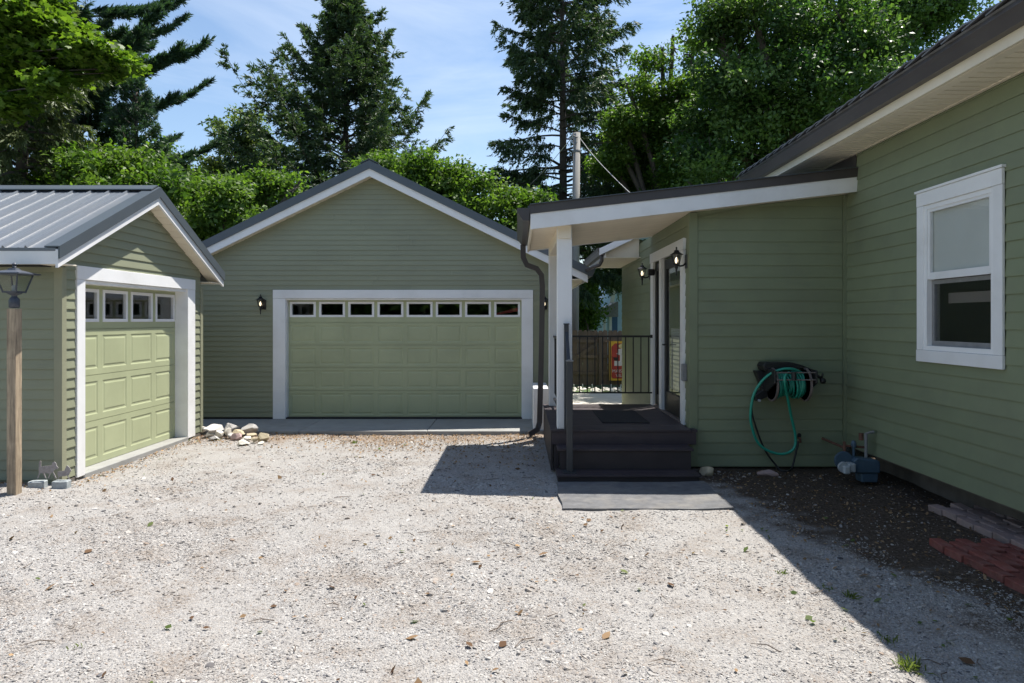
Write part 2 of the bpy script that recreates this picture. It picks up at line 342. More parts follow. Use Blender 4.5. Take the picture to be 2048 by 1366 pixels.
def link(name, me, parent=None, loc=None, rot=None, scale=None, kind=None):
    o = bpy.data.objects.new(name, me); COL.objects.link(o)
    if loc is not None: o.location = loc
    if rot is not None: o.rotation_euler = rot
    if scale is not None: o.scale = scale
    if parent is not None:
        o.parent = parent
        root = parent; T = Vector((0, 0, 0))
        if parent.get('_w') is not None: T = Vector(parent['_w'])
        o.matrix_parent_inverse = Matrix.Translation(-T)
    if kind: o['kind'] = kind
    return o

def tag(o, label=None, cat=None, group=None, kind=None):
    if label: o['label'] = label
    if cat: o['category'] = cat
    if group: o['group'] = group
    if kind: o['kind'] = kind
    return o

def thing(name, label, cat, loc=(0, 0, 0), group=None):
    o = bpy.data.objects.new(name, None); COL.objects.link(o); o.location = loc; o['_w'] = list(loc); o.empty_display_size = 0.2
    return tag(o, label, cat, group)

def copy_thing(o, loc, rotz, label, scale=None):
    c = o.copy(); COL.objects.link(c); c.location = loc; c.rotation_euler = (0, 0, rotz); c['label'] = label
    if scale: c.scale = (scale,) * 3
    for ch in list(o.children):
        d = ch.copy(); COL.objects.link(d); d.parent = c
        for g in list(ch.children):
            e = g.copy(); COL.objects.link(e); e.parent = d
    return c

class Face:
    """maps wall coordinates (u along wall, n outwards, z) to the world"""
    def __init__(s, k, c): s.k = k; s.c = c
    def __call__(s, u, n, z):
        if s.k == 'E': return (s.c + n, u, z)
        if s.k == 'W': return (s.c - n, u, z)
        return (u, s.c - n, z)
def fbox(mb, F, u0, u1, n0, n1, z0, z1):
    a = F(u0, n0, z0); b = F(u1, n1, z1)
    return mb.box(min(a[0], b[0]), max(a[0], b[0]), min(a[1], b[1]), max(a[1], b[1]), min(a[2], b[2]), max(a[2], b[2]))

def lap_siding(parent, F, z0, z1, expo, ufun, holes, m, th=0.016, name='siding_board', rng=None, seam=3.6):
    rng = rng or random.Random(3)
    z = z0
    while z < z1 - 0.01:
        zt = min(z + expo, z1)
        a0, b0 = ufun(z); a1, b1 = ufun(zt)
        if b0 - a0 < 0.05: break
        segs = [(a0, b0, a1, b1)]
        for (hu0, hu1, hz0, hz1) in holes:
            zm = 0.5 * (z + zt)
            if hz0 < zm < hz1:
                ns = []
                for (p, q, r_, s_) in segs:
                    if hu1 <= p or hu0 >= q: ns.append((p, q, r_, s_)); continue
                    if hu0 > p: ns.append((p, hu0, r_, hu0))
                    if hu1 < q: ns.append((hu1, q, hu1, s_))
                segs = ns
        fin = []
        for (p, q, r_, s_) in segs:
            if q - p > seam:
                c = p + (q - p) * rng.uniform(0.25, 0.75)
                fin += [(p, c - 0.0012, r_, c - 0.0012), (c + 0.0012, q, c + 0.0012, s_)]
            else: fin.append((p, q, r_, s_))
        for (p, q, r_, s_) in fin:
            if q - p < 0.02: continue
            mb = MB(); tb = th + rng.uniform(-0.0012, 0.0012)
            vs = [F(p, -0.01, z), F(q, -0.01, z), F(q, tb, z), F(p, tb, z), F(p, tb * 0.98, z + 0.01), F(q, tb * 0.98, z + 0.01),
                  F(s_, 0.002, zt), F(r_, 0.002, zt), F(r_, -0.01, zt), F(s_, -0.01, zt)]
            mb.add(vs, [(0, 1, 2, 3), (3, 2, 5, 4), (4, 5, 6, 7), (7, 6, 9, 8), (0, 8, 9, 1), (0, 3, 4, 7, 8), (1, 9, 6, 5, 2)])
            mb.build(name, m, parent)
        z = zt

def garage_door(parent, F, u0, u1, zs, ncol, nrec, wz, wfrac=0.83, rail=0.055, panel_top_extra=0.0):
    """overhead door: sections, raised panels, window frames and panes; faces at n=nrec. zs bottom->top"""
    d = MB(); fbox(d, F, u0, u1, nrec - 0.06, nrec - 0.022, zs[0], zs[-2] + 0.02); fbox(d, F, u0, u1, nrec - 0.06, nrec - 0.022, wz[1] + 0.03, zs[-1]); door = d.build('garage_door', 'door_green', parent)
    cw = (u1 - u0) / ncol; g = 0.003
    for si in range(len(zs) - 1):
        za, zb = zs[si] + g, zs[si + 1] - g
        top = si == len(zs) - 2
        mb = MB()
        cells = []
        for c in range(ncol):
            a = u0 + c * cw; b = a + cw
            m_ = cw * (1 - wfrac) / 2
            if top: p = (a + m_, b - m_, wz[0], wz[1])
            else: p = (a + m_, b - m_, za + rail, zb - rail)
            cells.append((a, b, p))
            n = nrec
            vs = [F(a, n, za), F(b, n, za), F(b, n, zb), F(a, n, zb), F(p[0], n, p[2]), F(p[1], n, p[2]), F(p[1], n, p[3]), F(p[0], n, p[3])]
            mb.add(vs, [(0, 1, 5, 4), (1, 2, 6, 5), (2, 3, 7, 6), (3, 0, 4, 7)])
        # section edges
        for (zz, zo) in ((za, za), (zb, zb)):
            mb.add([F(u0, nrec, zz), F(u1, nrec, zz), F(u1, nrec - 0.02, zz), F(u0, nrec - 0.02, zz)], [(0, 1, 2, 3)])
        sec = mb.build('door_section', 'door_green', parent=door)
        for (a, b, p) in cells:
            if top:
                # open frame: four bars + pane
                w_ = 0.032
                fm = MB()
                o = (p[0] - 0.008, p[1] + 0.008, p[2] - 0.008, p[3] + 0.008)
                i = (p[0] + w_, p[1] - w_, p[2] + w_, p[3] - w_)
                def ring(n): return [F(o[0], n, o[2]), F(o[1], n, o[2]), F(o[1], n, o[3]), F(o[0], n, o[3]), F(i[0], n, i[2]), F(i[1], n, i[2]), F(i[1], n, i[3]), F(i[0], n, i[3])]
                R0 = ring(nrec + 0.012); R1 = ring(nrec - 0.03)
                fs = [(0, 1, 5, 4), (1, 2, 6, 5), (2, 3, 7, 6), (3, 0, 4, 7)]
                fm.add(R0 + R1, fs + [tuple(x + 8 for x in f)[::-1] for f in fs] + [(k, (k + 1) % 4, (k + 1) % 4 + 8, k + 8) for k in range(4)] + [(4 + k, 4 + (k + 1) % 4, 12 + (k + 1) % 4, 12 + k) for k in range(4)])
                fm.build('window_frame', 'white', parent=door)
                pm = MB(); fbox(pm, F, i[0] - 0.004, i[1] + 0.004, nrec - 0.016, nrec - 0.012, i[2] - 0.004, i[3] + 0.004)
                pm.build('pane', 'glass', parent=door)
            else:
                pm = MB(); n = nrec
                def rr(ins, nn): return [F(p[0] + ins, nn, p[2] + ins), F(p[1] - ins, nn, p[2] + ins), F(p[1] - ins, nn, p[3] - ins), F(p[0] + ins, nn, p[3] - ins)]
                vs = rr(0, n) + rr(0.016, n - 0.0065) + rr(0.030, n - 0.0065) + rr(0.050, n - 0.001)
                fs = []
                for L_ in range(3):
                    for k in range(4): fs.append((L_ * 4 + k, L_ * 4 + (k + 1) % 4, L_ * 4 + 4 + (k + 1) % 4, L_ * 4 + 4 + k))
                fs.append((12, 13, 14, 15))
                me = pm.add(vs, fs)
                me.build('raised_panel', 'door_green', parent=door)
    return door

def quads_mesh(name, P, matname, tint=None, parent=None, k=4):
    """P: (N,k,3) array of polygons -> one mesh object"""
    n = P.shape[0]; me = bpy.data.meshes.new(name)
    me.vertices.add(n * k); me.vertices.foreach_set('co', P.reshape(-1).astype(np.float32))
    me.loops.add(n * k); me.loops.foreach_set('vertex_index', np.arange(n * k, dtype=np.int32))
    me.polygons.add(n); me.polygons.foreach_set('loop_start', np.arange(0, n * k, k, dtype=np.int32))
    me.polygons.foreach_set('loop_total', np.full(n, k, dtype=np.int32))
    me.update(calc_edges=True)
    at = me.attributes.new('tint', 'FLOAT', 'FACE')
    at.data.foreach_set('value', (tint if tint is not None else np.full(n, 0.5)).astype(np.float32))
    me.materials.append(M[matname])
    return link(name, me, parent)

def unit(a): return a / np.maximum(np.linalg.norm(a, axis=-1, keepdims=True), 1e-9)

# ================================================================== SETTING: ground, slabs
g = MB(); g.box(-220, 220, -120, 400, -0.6, -0.06); tag(g.build('lawn', 'grass'), kind='structure')

def hgt(x, y):
    return (0.012 * np.sin(x * 1.3 + 0.6) * np.cos(y * 1.1) + 0.007 * np.sin(x * 3.1 + y * 2.3) + 0.004 * np.sin(x * 7.7 - y * 5.1 + 1) + 0.003 * np.sin(x * 17 + y * 13)
            - 0.012 + 0.085 * np.exp(-((x + 5.7) ** 2 / 0.35 + (y - 7.3) ** 2 / 0.16)))
def grid_ground():
    xs = np.concatenate([np.linspace(-14, -7.0, 15)[:-1], np.linspace(-7.0, 5, 181), np.linspace(5, 12, 8)[1:]])
    ys = np.concatenate([np.linspace(-12, 2, 20)[:-1], np.linspace(2, 12, 181), np.linspace(12, 13, 3)[1:]])
    X, Y = np.meshgrid(xs, ys); Z = hgt(X, Y)
    V = np.stack([X, Y, Z], -1).reshape(-1, 3); nx, ny = len(xs), len(ys)
    i = (np.arange(ny - 1)[:, None] * nx + np.arange(nx - 1)[None, :]).reshape(-1)
    Fc = np.stack([i, i + 1, i + nx + 1, i + nx], -1)
    me = bpy.data.meshes.new('driveway'); me.from_pydata(V.tolist(), [], Fc.tolist())
    me.polygons.foreach_set('use_smooth', [True] * len(me.polygons)); me.materials.append(M['ground'])
    return link('gravel_driveway', me, kind='structure')
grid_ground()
pt = MB(); pt.box(-1, 6, 14.3, 17.2, -0.06, 0.02); pt.box(0.99, 2.1, 11.2, 14.3, -0.06, 0.018)
tag(pt.build('patio', 'patio'), kind='structure')

ap = thing('concrete_apron', None, None); del ap['_w']; ap['kind'] = 'structure'
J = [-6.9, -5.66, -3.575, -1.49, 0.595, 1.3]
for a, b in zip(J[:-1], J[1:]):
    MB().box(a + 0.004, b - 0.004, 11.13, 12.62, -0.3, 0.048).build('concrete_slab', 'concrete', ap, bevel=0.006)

# ================================================================== SMALL GARAGE (left)
SG = thing('small_garage', 'small sage green garage with grey metal roof and single door, at left of the driveway', 'garage', (-7.3, 9.4, 0))
XE, YS, YN = -5.13, 7.67, 11.05
rg = random.Random(5)
RY, RZ, SL = 9.36, 3.655, 0.50       # ridge, slope
def sg_top(y): return RZ - 0.13 - SL * abs(y - RY)
wb = MB()
wb.box(-10.2, XE - 0.012, YS + 0.012, YS + 0.12, 0.0, 2.50)                    # south wall
wb.box(-10.2, XE - 0.012, YN - 0.12, YN - 0.012, 0.0, 2.50)
wb.box(-10.2, -10.1, YS + 0.12, YN - 0.12, 0.0, 2.50)
wb.box(XE - 0.13, XE - 0.012, YS + 0.12, 8.06, 0.0, 2.40); wb.box(XE - 0.13, XE - 0.012, 10.57, YN - 0.12, 0.0, 2.40)
wb.prism([(YS + 0.12, 2.34), (YN - 0.12, 2.34), (YN - 0.12, sg_top(YN - 0.12) - 0.03), (RY, RZ - 0.18), (YS + 0.12, sg_top(YS + 0.12) - 0.03)], 'x', XE - 0.13, XE - 0.012)
wb.build('wall', 'vinyl', SG)
FE, FS = Face('E', XE), Face('S', YS)
lap_siding(SG, FS, 0.06, 2.47, 0.113, lambda z: (-10.2, XE - 0.07), [], 'vinyl', 0.014, rng=rg)
def uf(z):
    if z < 2.30: return (YS + 0.05, YN - 0.05)
    return (max(YS + 0.05, RY - (RZ - 0.16 - z) / SL), min(YN - 0.05, RY + (RZ - 0.16 - z) / SL))
lap_siding(SG, FE, 0.06, 3.45, 0.113, uf, [(7.93, 10.75, 0, 2.47)], 'vinyl', 0.016, rng=rg)
ct = MB()
ct.box(XE - 0.07, XE + 0.022, YS - 0.022, YS + 0.055, 0.05, 2.45); ct.build('corner_post', 'green_trim', SG)
ct = MB(); ct.box(XE - 0.02, XE + 0.022, YN - 0.06, YN + 0.022, 0.05, 2.38); ct.build('corner_post', 'green_trim', SG)
MB().box(-10.2, XE - 0.072, YS - 0.02, YS - 0.002, 2.40, 2.47).build('frieze_strip', 'green_trim', SG)
MB().box(-10.3, XE + 0.01, YS + 0.02, YN - 0.02, -0.2, 0.045).build('foundation', 'foundation', SG)
# door casing, sill, jambs
fr = MB(); fr.box(XE + 0.002, XE + 0.030, 7.90, 8.05, 0.03, 2.33); fr.build('door_casing', 'white', SG, bevel=0.003)
fr = MB(); fr.box(XE + 0.002, XE + 0.030, 10.55, 10.79, 0.03, 2.33); fr.build('door_casing', 'white', SG, bevel=0.003)
fr = MB(); fr.box(XE + 0.002, XE + 0.033, 7.90, 10.79, 2.332, 2.49); fr.build('door_header', 'white', SG, bevel=0.003)
fr = MB(); fr.box(XE - 0.19, XE + 0.002, 8.02, 8.05, 0.03, 2.33); fr.box(XE - 0.19, XE + 0.002, 10.55, 10.58, 0.03, 2.33); fr.box(XE - 0.19, XE + 0.002, 8.05, 10.55, 2.29, 2.33); fr.build('door_jamb', 'white', SG)
MB().box(XE - 0.22, XE + 0.03, 8.03, 10.57, -0.1, 0.05).build('door_sill', 'concrete', SG, bevel=0.008)
dz = [0.052, 0.60, 1.17, 1.745, 2.30]
garage_door(SG, FE, 8.03, 10.56, dz, 4, -0.17, (1.84, 2.235), wfrac=0.84, rail=0.075)
# roof
def gable_roof(parent, ridge, half, zr, slope, axis, a0, a1, thk, m):
    """axis = ridge direction; returns two roof slabs"""
    for s in (-1, 1):
        e = ridge + s * half
        poly = [(ridge, zr), (e, zr - slope * half), (e, zr - slope * half - thk), (ridge, zr - thk)]
        MB().prism(poly, axis, a0, a1).build('roof_slope', m, parent)
def rake(parent, ridge, half, zr, slope, axis, a0, a1, t0, t1, m, name):
    for s in (-1, 1):
        e = ridge + s * half
        poly = [(ridge, zr - t0), (e, zr - t0 - slope * half), (e, zr - t1 - slope * half), (ridge, zr - t1)]
        MB().prism(poly, axis, a0, a1).build(name, m, parent)
HALF = 2.05
gable_roof(SG, RY, HALF, RZ, SL, 'x', -10.4, -4.95, 0.035, 'roof')
rake(SG, RY, HALF + 0.005, RZ + 0.022, SL, 'x', -5.07, -4.915, -0.001, 0.012, 'roof_trim', 'rake_cap')
rake(SG, RY, HALF + 0.01, RZ + 0.022, SL, 'x', -4.918, -4.900, -0.002, 0.135, 'roof_trim', 'rake_trim')
rake(SG, RY, HALF + 0.005, RZ + 0.022, SL, 'x', -4.950, -4.922, 0.04, 0.235, 'white', 'rake_board')
# ridge cap
for s in (-1, 1):
    MB().prism([(RY, RZ + 0.05), (RY + s * 0.16, RZ + 0.05 - SL * 0.16), (RY + s * 0.16, RZ + 0.035 - SL * 0.16), (RY, RZ + 0.035)], 'x', -10.4, -4.94).build('ridge_cap', 'roof_trim', SG)
# ribs : one shared mesh for each slope side
def rib_mesh(name, half, w=0.035, h=0.024, m='roof'):
    # runs along +y from 0 to half on the flat; profile in x
    mb = MB(); a = w / 2
    p = [(-a, 0), (-a * 0.35, h), (a * 0.35, h), (a, 0)]
    vs = [(x, 0, z) for x, z in p] + [(x, half, z) for x, z in p]
    mb.add(vs, [(0, 1, 5, 4), (1, 2, 6, 5), (2, 3, 7, 6), (3, 2, 1, 0), (4, 5, 6, 7)])
    return mb.mesh(name, m)
rl = HALF * math.sqrt(1 + SL * SL)
me = rib_mesh('roof_rib', rl - 0.12)
sml = rib_mesh('roof_swage', rl - 0.12, 0.03, 0.0025)
for i in range(22):
    x = -5.27 - i * 0.245
    ang = math.atan(SL)
    # lower end at eave, rising towards ridge
    link('roof_rib', me, SG, (x, RY - HALF, RZ - SL * HALF), (ang, 0, 0))
    if i < 12:
        for dx in (0.082, 0.163):
            link('roof_swage', sml, SG, (x - dx, RY - HALF, RZ - SL * HALF + 0.0005), (ang, 0, 0))
# screws on near slope
sm = MB(); sm.lathe([(0.007, 0), (0.006, 0.006), (0.001, 0.008)], 6); sme = sm.mesh('screw', 'roof_trim')
for i in range(12):
    for t in (0.06, 0.55, 1.1, 1.65):
        link('roof_screw', sme, SG, (-5.27 - i * 0.245 - 0.03, RY - HALF + t, RZ - SL * (HALF - t)), (math.atan(SL), 0, 0))
# eave fascia and soffits
MB().box(-10.4, -4.955, RY - HALF + 0.004, RY - HALF + 0.03, 2.455, 2.615).build('eave_fascia', 'white', SG)
MB().box(-10.4, -4.955, RY + HALF - 0.03, RY + HALF - 0.004, 2.455, 2.615).build('eave_fascia', 'white', SG)
MB().box(-10.3, -4.96, RY - HALF + 0.03, YS + 0.0, 2.462, 2.475).build('eave_soffit', 'cream', SG)
MB().box(-10.3, -4.96, YN, RY + HALF - 0.03, 2.462, 2.475).build('eave_soffit', 'cream', SG)
# rake soffit slats (between wall and rake board), on both slopes
def soffit_slats(parent, F2, u0, u1, n0, n1, zfun, step, m, name='soffit_slat', gap=0.004):
    """slats along u, each a thin plank from n0 to n1 (outward) at height zfun(u)"""
    u = u0; sgn = 1 if u1 > u0 else -1
    L_ = abs(u1 - u0); k = int(L_ / step); 
    if k < 1: return
    st = (u1 - u0) / k
    a = 0.0; dzz = zfun(u0 + st) - zfun(u0)
    p0 = F2(0, n0, 0); mb = MB()
    us, ue = gap * sgn, st - gap * sgn
    ds, de = dzz * gap * sgn / st, dzz * (1 - gap * sgn / st)
    o = F2(u0, 0, zfun(u0))
    vs = []
    for n in (n0, n1):
        for (uu, zz) in ((us, ds), (ue, de), (ue, de - 0.012), (us, ds - 0.012)):
            q = F2(u0 + uu, n, zfun(u0) + zz); vs.append((q[0] - o[0], q[1] - o[1], q[2] - o[2]))
    mb.add(vs, [(0, 1, 2, 3), (7, 6, 5, 4), (0, 4, 5, 1), (1, 5, 6, 2), (2, 6, 7, 3), (3, 7, 4, 0)])
    me = mb.mesh(name, m)
    for i in range(k):
        link(name, me, parent, F2(u0 + i * st, 0, zfun(u0 + i * st)))
zf = lambda y: RZ - 0.185 - SL * abs(y - RY)
soffit_slats(SG, FE, RY, RY + 1.98, 0.0, 0.182, zf, 0.145, 'cream')
soffit_slats(SG, FE, RY, RY - 1.98, 0.0, 0.182, zf, 0.145, 'cream')
MB().box(-10.2, XE - 0.1, RY - 1.9, RY + 1.9, 2.45, 2.47).build('ceiling_panel', 'dark_room', SG)

# ================================================================== LARGE GARAGE (back)
LG = thing('large_garage', 'large sage green gable garage with wide double door at the end of the driveway', 'garage', (-2.67, 15.8, 0))
YF = 12.5; GX, GZ, GS, GH = -2.672, 4.71, 0.488, 3.925
FG = Face('S', YF)
XW0, XW1 = -6.30, 0.955
def ug(z):
    h = (GZ - 0.17 - z) / GS
    return (max(XW0, GX - h), min(XW1, GX + h))
rg = random.Random(8)
lap_siding(LG, FG, 0.085, GZ - 0.26, 0.0925, ug, [(-4.46, 0.26, 0, 2.385)], 'vinyl', 0.013, rng=rg, seam=3.4)
wb = MB()
def gt(x): return GZ - 0.2 - GS * abs(x - GX)
wb.prism([(XW0, 2.24), (XW1, 2.24), (XW1, gt(XW1)), (GX, gt(GX)), (XW0, gt(XW0))], 'y', YF + 0.012, YF + 0.12)
wb.box(XW0, -4.25, YF + 0.012, YF + 0.12, 0.02, 2.24); wb.box(0.075, XW1, YF + 0.012, YF + 0.12, 0.02, 2.24)
wb.box(XW0, XW0 + 0.1, YF + 0.12, 19.2, 0, gt(XW0)); wb.box(XW1 - 0.1, XW1, YF + 0.12, 19.2, 0, gt(XW1)); wb.box(XW0, XW1, 19.1, 19.2, 0, gt(XW1))
wb.prism([(XW0, gt(XW0)), (XW1, gt(XW1)), (GX, gt(GX))], 'y', 19.1, 19.2)
wb.build('wall', 'vinyl', LG)
FGE = Face('E', XW1)
lap_siding(LG, FGE, 0.085, 2.55, 0.0925, lambda z: (12.55, 15.4), [], 'vinyl', 0.013, rng=rg)
MB().box(XW1 - 0.06, XW1 + 0.02, YF - 0.02, YF + 0.06, 0.07, 2.55).build('corner_post', 'green_trim', LG)
MB().box(XW0 - 0.02, XW0 + 0.06, YF - 0.02, YF + 0.06, 0.07, 2.55).build('corner_post', 'green_trim', LG)
MB().box(XW0, XW1, YF - 0.01, YF + 0.10, 0.03, 0.075).build('base_strip', 'dark_room', LG)
MB().box(-4.478, -4.25, YF - 0.032, YF - 0.002, 0.052, 2.25).build('door_casing', 'white', LG, bevel=0.003)
MB().box(0.075, 0.275, YF - 0.032, YF - 0.002, 0.052, 2.25).build('door_casing', 'white', LG, bevel=0.003)
MB().box(-4.478, 0.275, YF - 0.035, YF - 0.002, 2.252, 2.41).build('door_header', 'white', LG, bevel=0.003)
j = MB(); j.box(-4.275, -4.24, YF - 0.002, YF + 0.14, 0.052, 2.25); j.box(0.065, 0.1, YF - 0.002, YF + 0.14, 0.052, 2.25); j.box(-4.24, 0.065, YF - 0.002, YF + 0.14, 2.225, 2.25)
j.build('door_jamb', 'white', LG)
MB().box(-4.24, 0.066, YF + 0.115, YF + 0.135, 0.049, 0.062).build('door_seal', 'dark_room', LG)
garage_door(LG, FG, -4.245, 0.07, [0.055, 0.555, 0.98, 1.395, 1.81, 2.23], 8, -0.12, (1.92, 2.19), wfrac=0.86, rail=0.05)
# things dimly seen through the door windows are left dark; roof
gable_roof(LG, GX, GH, GZ, GS, 'y', YF - 0.23, 19.4, 0.04, 'roof_trim')
rake(LG, GX, GH + 0.005, GZ + 0.02, GS, 'y', YF - 0.255, YF - 0.235, 0.0, 0.15, 'roof_trim', 'rake_trim')
rake(LG, GX, GH + 0.0, GZ + 0.02, GS, 'y', YF - 0.232, YF - 0.205, 0.06, 0.285, 'white', 'rake_board')
for s in (-1, 1):
    MB().prism([(GX, GZ + 0.05), (GX + s * 0.16, GZ + 0.05 - GS * 0.16), (GX + s * 0.16, GZ + 0.035 - GS * 0.16), (GX, GZ + 0.035)], 'y', YF - 0.26, 19.4).build('ridge_cap', 'roof_trim', LG)
zf2 = lambda x: GZ - 0.235 - GS * abs(x - GX)
F2 = Face('S', YF)
soffit_slats(LG, F2, GX, GX + 3.86, 0.0, 0.205, zf2, 0.15, 'cream')
soffit_slats(LG, F2, GX, GX - 3.86, 0.0, 0.205, zf2, 0.15, 'cream')
# right eave: soffit, fascia, gutter
ez = GZ - GS * GH
MB().box(XW1, GX + GH - 0.03, YF - 0.2, 19.3, ez - 0.21, ez - 0.195).build('eave_soffit', 'cream', LG)
MB().box(GX + GH - 0.03, GX + GH - 0.005, YF - 0.2, 19.3, ez - 0.23, ez - 0.05).build('eave_fascia', 'white', LG)
gt_ = MB(); x0 = GX + GH - 0.004
gt_.prism([(x0, ez - 0.02), (x0, ez - 0.15), (x0 + 0.09, ez - 0.15), (x0 + 0.13, ez - 0.06), (x0 + 0.13, ez - 0.02)], 'y', YF - 0.25, 19.3)
gt_.build('gutter', 'roof_trim', LG)
# things behind the windows: a faint red and green shape inside
tag(MB().prism([(-0.42, 1.95), (0.02, 2.03), (0.02, 2.10), (-0.42, 1.985)], 'y', 12.9, 12.95).build('red_bar', 'red_cloth'), 'thin red sloping bar seen through the rightmost window of the double garage door', 'rack')

# ================================================================== HOUSE (right)
HO = thing('green_house', 'sage green clapboard house with white double hung window and porch roof, along the right side', 'house', (6.5, 8, 0))
XW, YH, XP = 4.10, 8.53, 2.156
rg = random.Random(11)
def zs_(x): return 2.955 + 0.115 * x       # porch ceiling
def zt_(x): return 3.225 + 0.113 * x       # porch roof top
FW, FH, FP = Face('W', XW), Face('S', YH), Face('W', XP)
win = (5.83, 6.86, 1.54, 3.00)
wb = MB()
wb.box(XW + 0.012, XW + 0.14, -3, win[0], 0.30, 3.87); wb.box(XW + 0.012, XW + 0.14, win[1], 10.55, 0.30, 3.87)
wb.box(XW + 0.012, XW + 0.14, win[0], win[1], 0.30, win[2]); wb.box(XW + 0.012, XW + 0.14, win[0], win[1], win[3], 3.87)
wb.box(XW + 0.14, 11.5, 10.4, 10.55, 0.3, 3.87); wb.box(XW + 0.14, 11.5, -3, -2.85, 0.3, 3.87); wb.box(11.4, 11.5, -2.85, 10.4, 0.3, 3.87)
wb.build('main_wall', 'siding', HO)
wb = MB(); wb.prism([(XP + 0.012, 0.02), (XW - 0.0, 0.02), (XW, zs_(XW) + 0.03), (XP + 0.012, zs_(XP) + 0.03)], 'y', YH + 0.012, YH + 0.12)
wb.box(XP + 0.012, XP + 0.12, YH + 0.12, 8.88, 0.0, 3.22); wb.box(XP + 0.012, XP + 0.12, 10.82, 14.15, 0.0, 3.22); wb.box(XP + 0.012, XP + 0.12, 8.88, 10.82, 2.8, 3.22)
wb.box(XP + 0.012, XP + 0.12, 8.88, 10.82, 0.0, 0.5); wb.box(XP + 0.012, 5, 14.05, 14.15, 0, 3.5)
wb.build('side_room_wall', 'siding', HO)
lap_siding(HO, FW, 0.30, 3.87, 0.1475, lambda z: (-3.0, YH - 0.03) if z < 3.40 else (-3.0, 8.25), [(5.73, 6.96, 1.437, 3.155)], 'siding', 0.013, rng=rg, seam=3.5)
lap_siding(HO, FH, 0.03, 3.40, 0.1475, lambda z: (XP + 0.085 if z < 3.18 else XP + 0.085 + max(0, (z + 0.02 - zs_(XP + 0.1)) / 0.115), XW - 0.05), [], 'siding', 0.012, rng=rg)
lap_siding(HO, FP, 0.10, 3.20, 0.1475, lambda z: (YH + 0.095, 14.12), [(8.76, 10.94, 0.0, 2.86)], 'siding', 0.012, rng=rg)
MB().box(XP - 0.02, XP + 0.085, YH - 0.02, YH + 0.09, 0.03, 3.19).build('corner_board', 'siding', HO, bevel=0.002)
MB().box(XW - 0.045, XW - 0.002, YH - 0.04, YH + 0.0, 0.30, 3.40).build('inside_corner', 'siding', HO)
MB().box(XP + 0.02, XP + 0.1, 14.12, 14.18, 0.1, 3.2).build('corner_board', 'green_trim', HO)
MB().box(4.5, 4.7, -3, 8.6, -0.2, 0.31).build('foundation', 'foundation', HO)
MB().box(XW + 0.0, 4.6, -3, 8.5, 0.285, 0.30).build('sill_plate', 'foundation', HO)
# dark strip on the wall between porch roof and main soffit
MB().box(XW - 0.016, XW - 0.0, 8.25, 10.5, 3.62, 3.868).build('dark_wall_strip', 'bronze', HO)
# main roof
XEV, ZEV = 3.48, 4.09
MB().prism([(XEV - 0.005, ZEV + 0.015), (7.8, ZEV + 0.015 + 0.5 * 4.32), (12.1, ZEV + 0.015), (12.1, ZEV - 0.02), (7.8, ZEV - 0.02 + 2.16), (XEV + 0.02, ZEV - 0.01)], 'y', -3.2, 10.75).build('roof_deck', 'shingle', HO)
g = MB()
g.prism([(3.60, 4.085), (3.48, 4.085), (3.48, 4.055), (3.50, 4.02), (3.53, 3.95), (3.60, 3.95)], 'y', -3.2, 10.8); g.build('gutter', 'bronze', HO)
MB().box(3.602, 3.63, -3.2, 10.75, 3.86, 4.06).build('eave_fascia', 'cream', HO)
MB().box(3.635, 3.72, -3.2, 10.74, 3.857, 3.868).build('soffit_channel', 'cream', HO)
MB().box(4.05, 4.085, -3.2, 10.5, 3.857, 3.868).build('soffit_channel', 'cream', HO)
sm_ = MB(); 
for k in range(2): sm_.box(3.72, 4.05, k * 0.053 + 0.005, (k + 1) * 0.053 - 0.004, 0.0 if k else 0.004, 0.0105)
sme = sm_.mesh('soffit_slat', 'cream')
k = 0; y = 2.0
while y < 10.7: link('soffit_slat', sme, HO, (0, y, 3.862)); y += 0.106
MB().box(3.635, XW, -3.2, 10.74, 3.873, 3.88).build('soffit_backing', 'dark_room', HO)
MB().box(3.635, XW, -3.2, 2.0, 3.86, 3.872).build('soffit_sheet', 'cream', HO)
# shingle tabs along the eave and up the slope
tb = MB(); a = math.atan(0.5)
def tabmesh():
    mb = MB()
    # slate: 0.262 along y, 0.34 up the slope, near end raised
    L_, W_ = 0.30, 0.268
    vs = [(0, 0, 0.040), (L_, 0, 0.040 + L_ * 0.5), (L_, W_, 0.002 + L_ * 0.5), (0, W_, 0.002), (0, 0, 0.026), (L_, 0, 0.026 + L_ * .5), (L_, W_, -0.01 + L_ * 0.5), (0, W_, -0.01)]
    mb.add(vs, [(0, 1, 2, 3), (4, 7, 6, 5), (0, 4, 5, 1), (1, 5, 6, 2), (2, 6, 7, 3), (3, 7, 4, 0)])
    return mb.mesh('shingle', 'shingle')
tme = tabmesh()
for i in range(34):
    link('shingle', tme, HO, (XEV - 0.04 - rg.uniform(0, 0.008), 1.9 + i * 0.26, ZEV + 0.008))
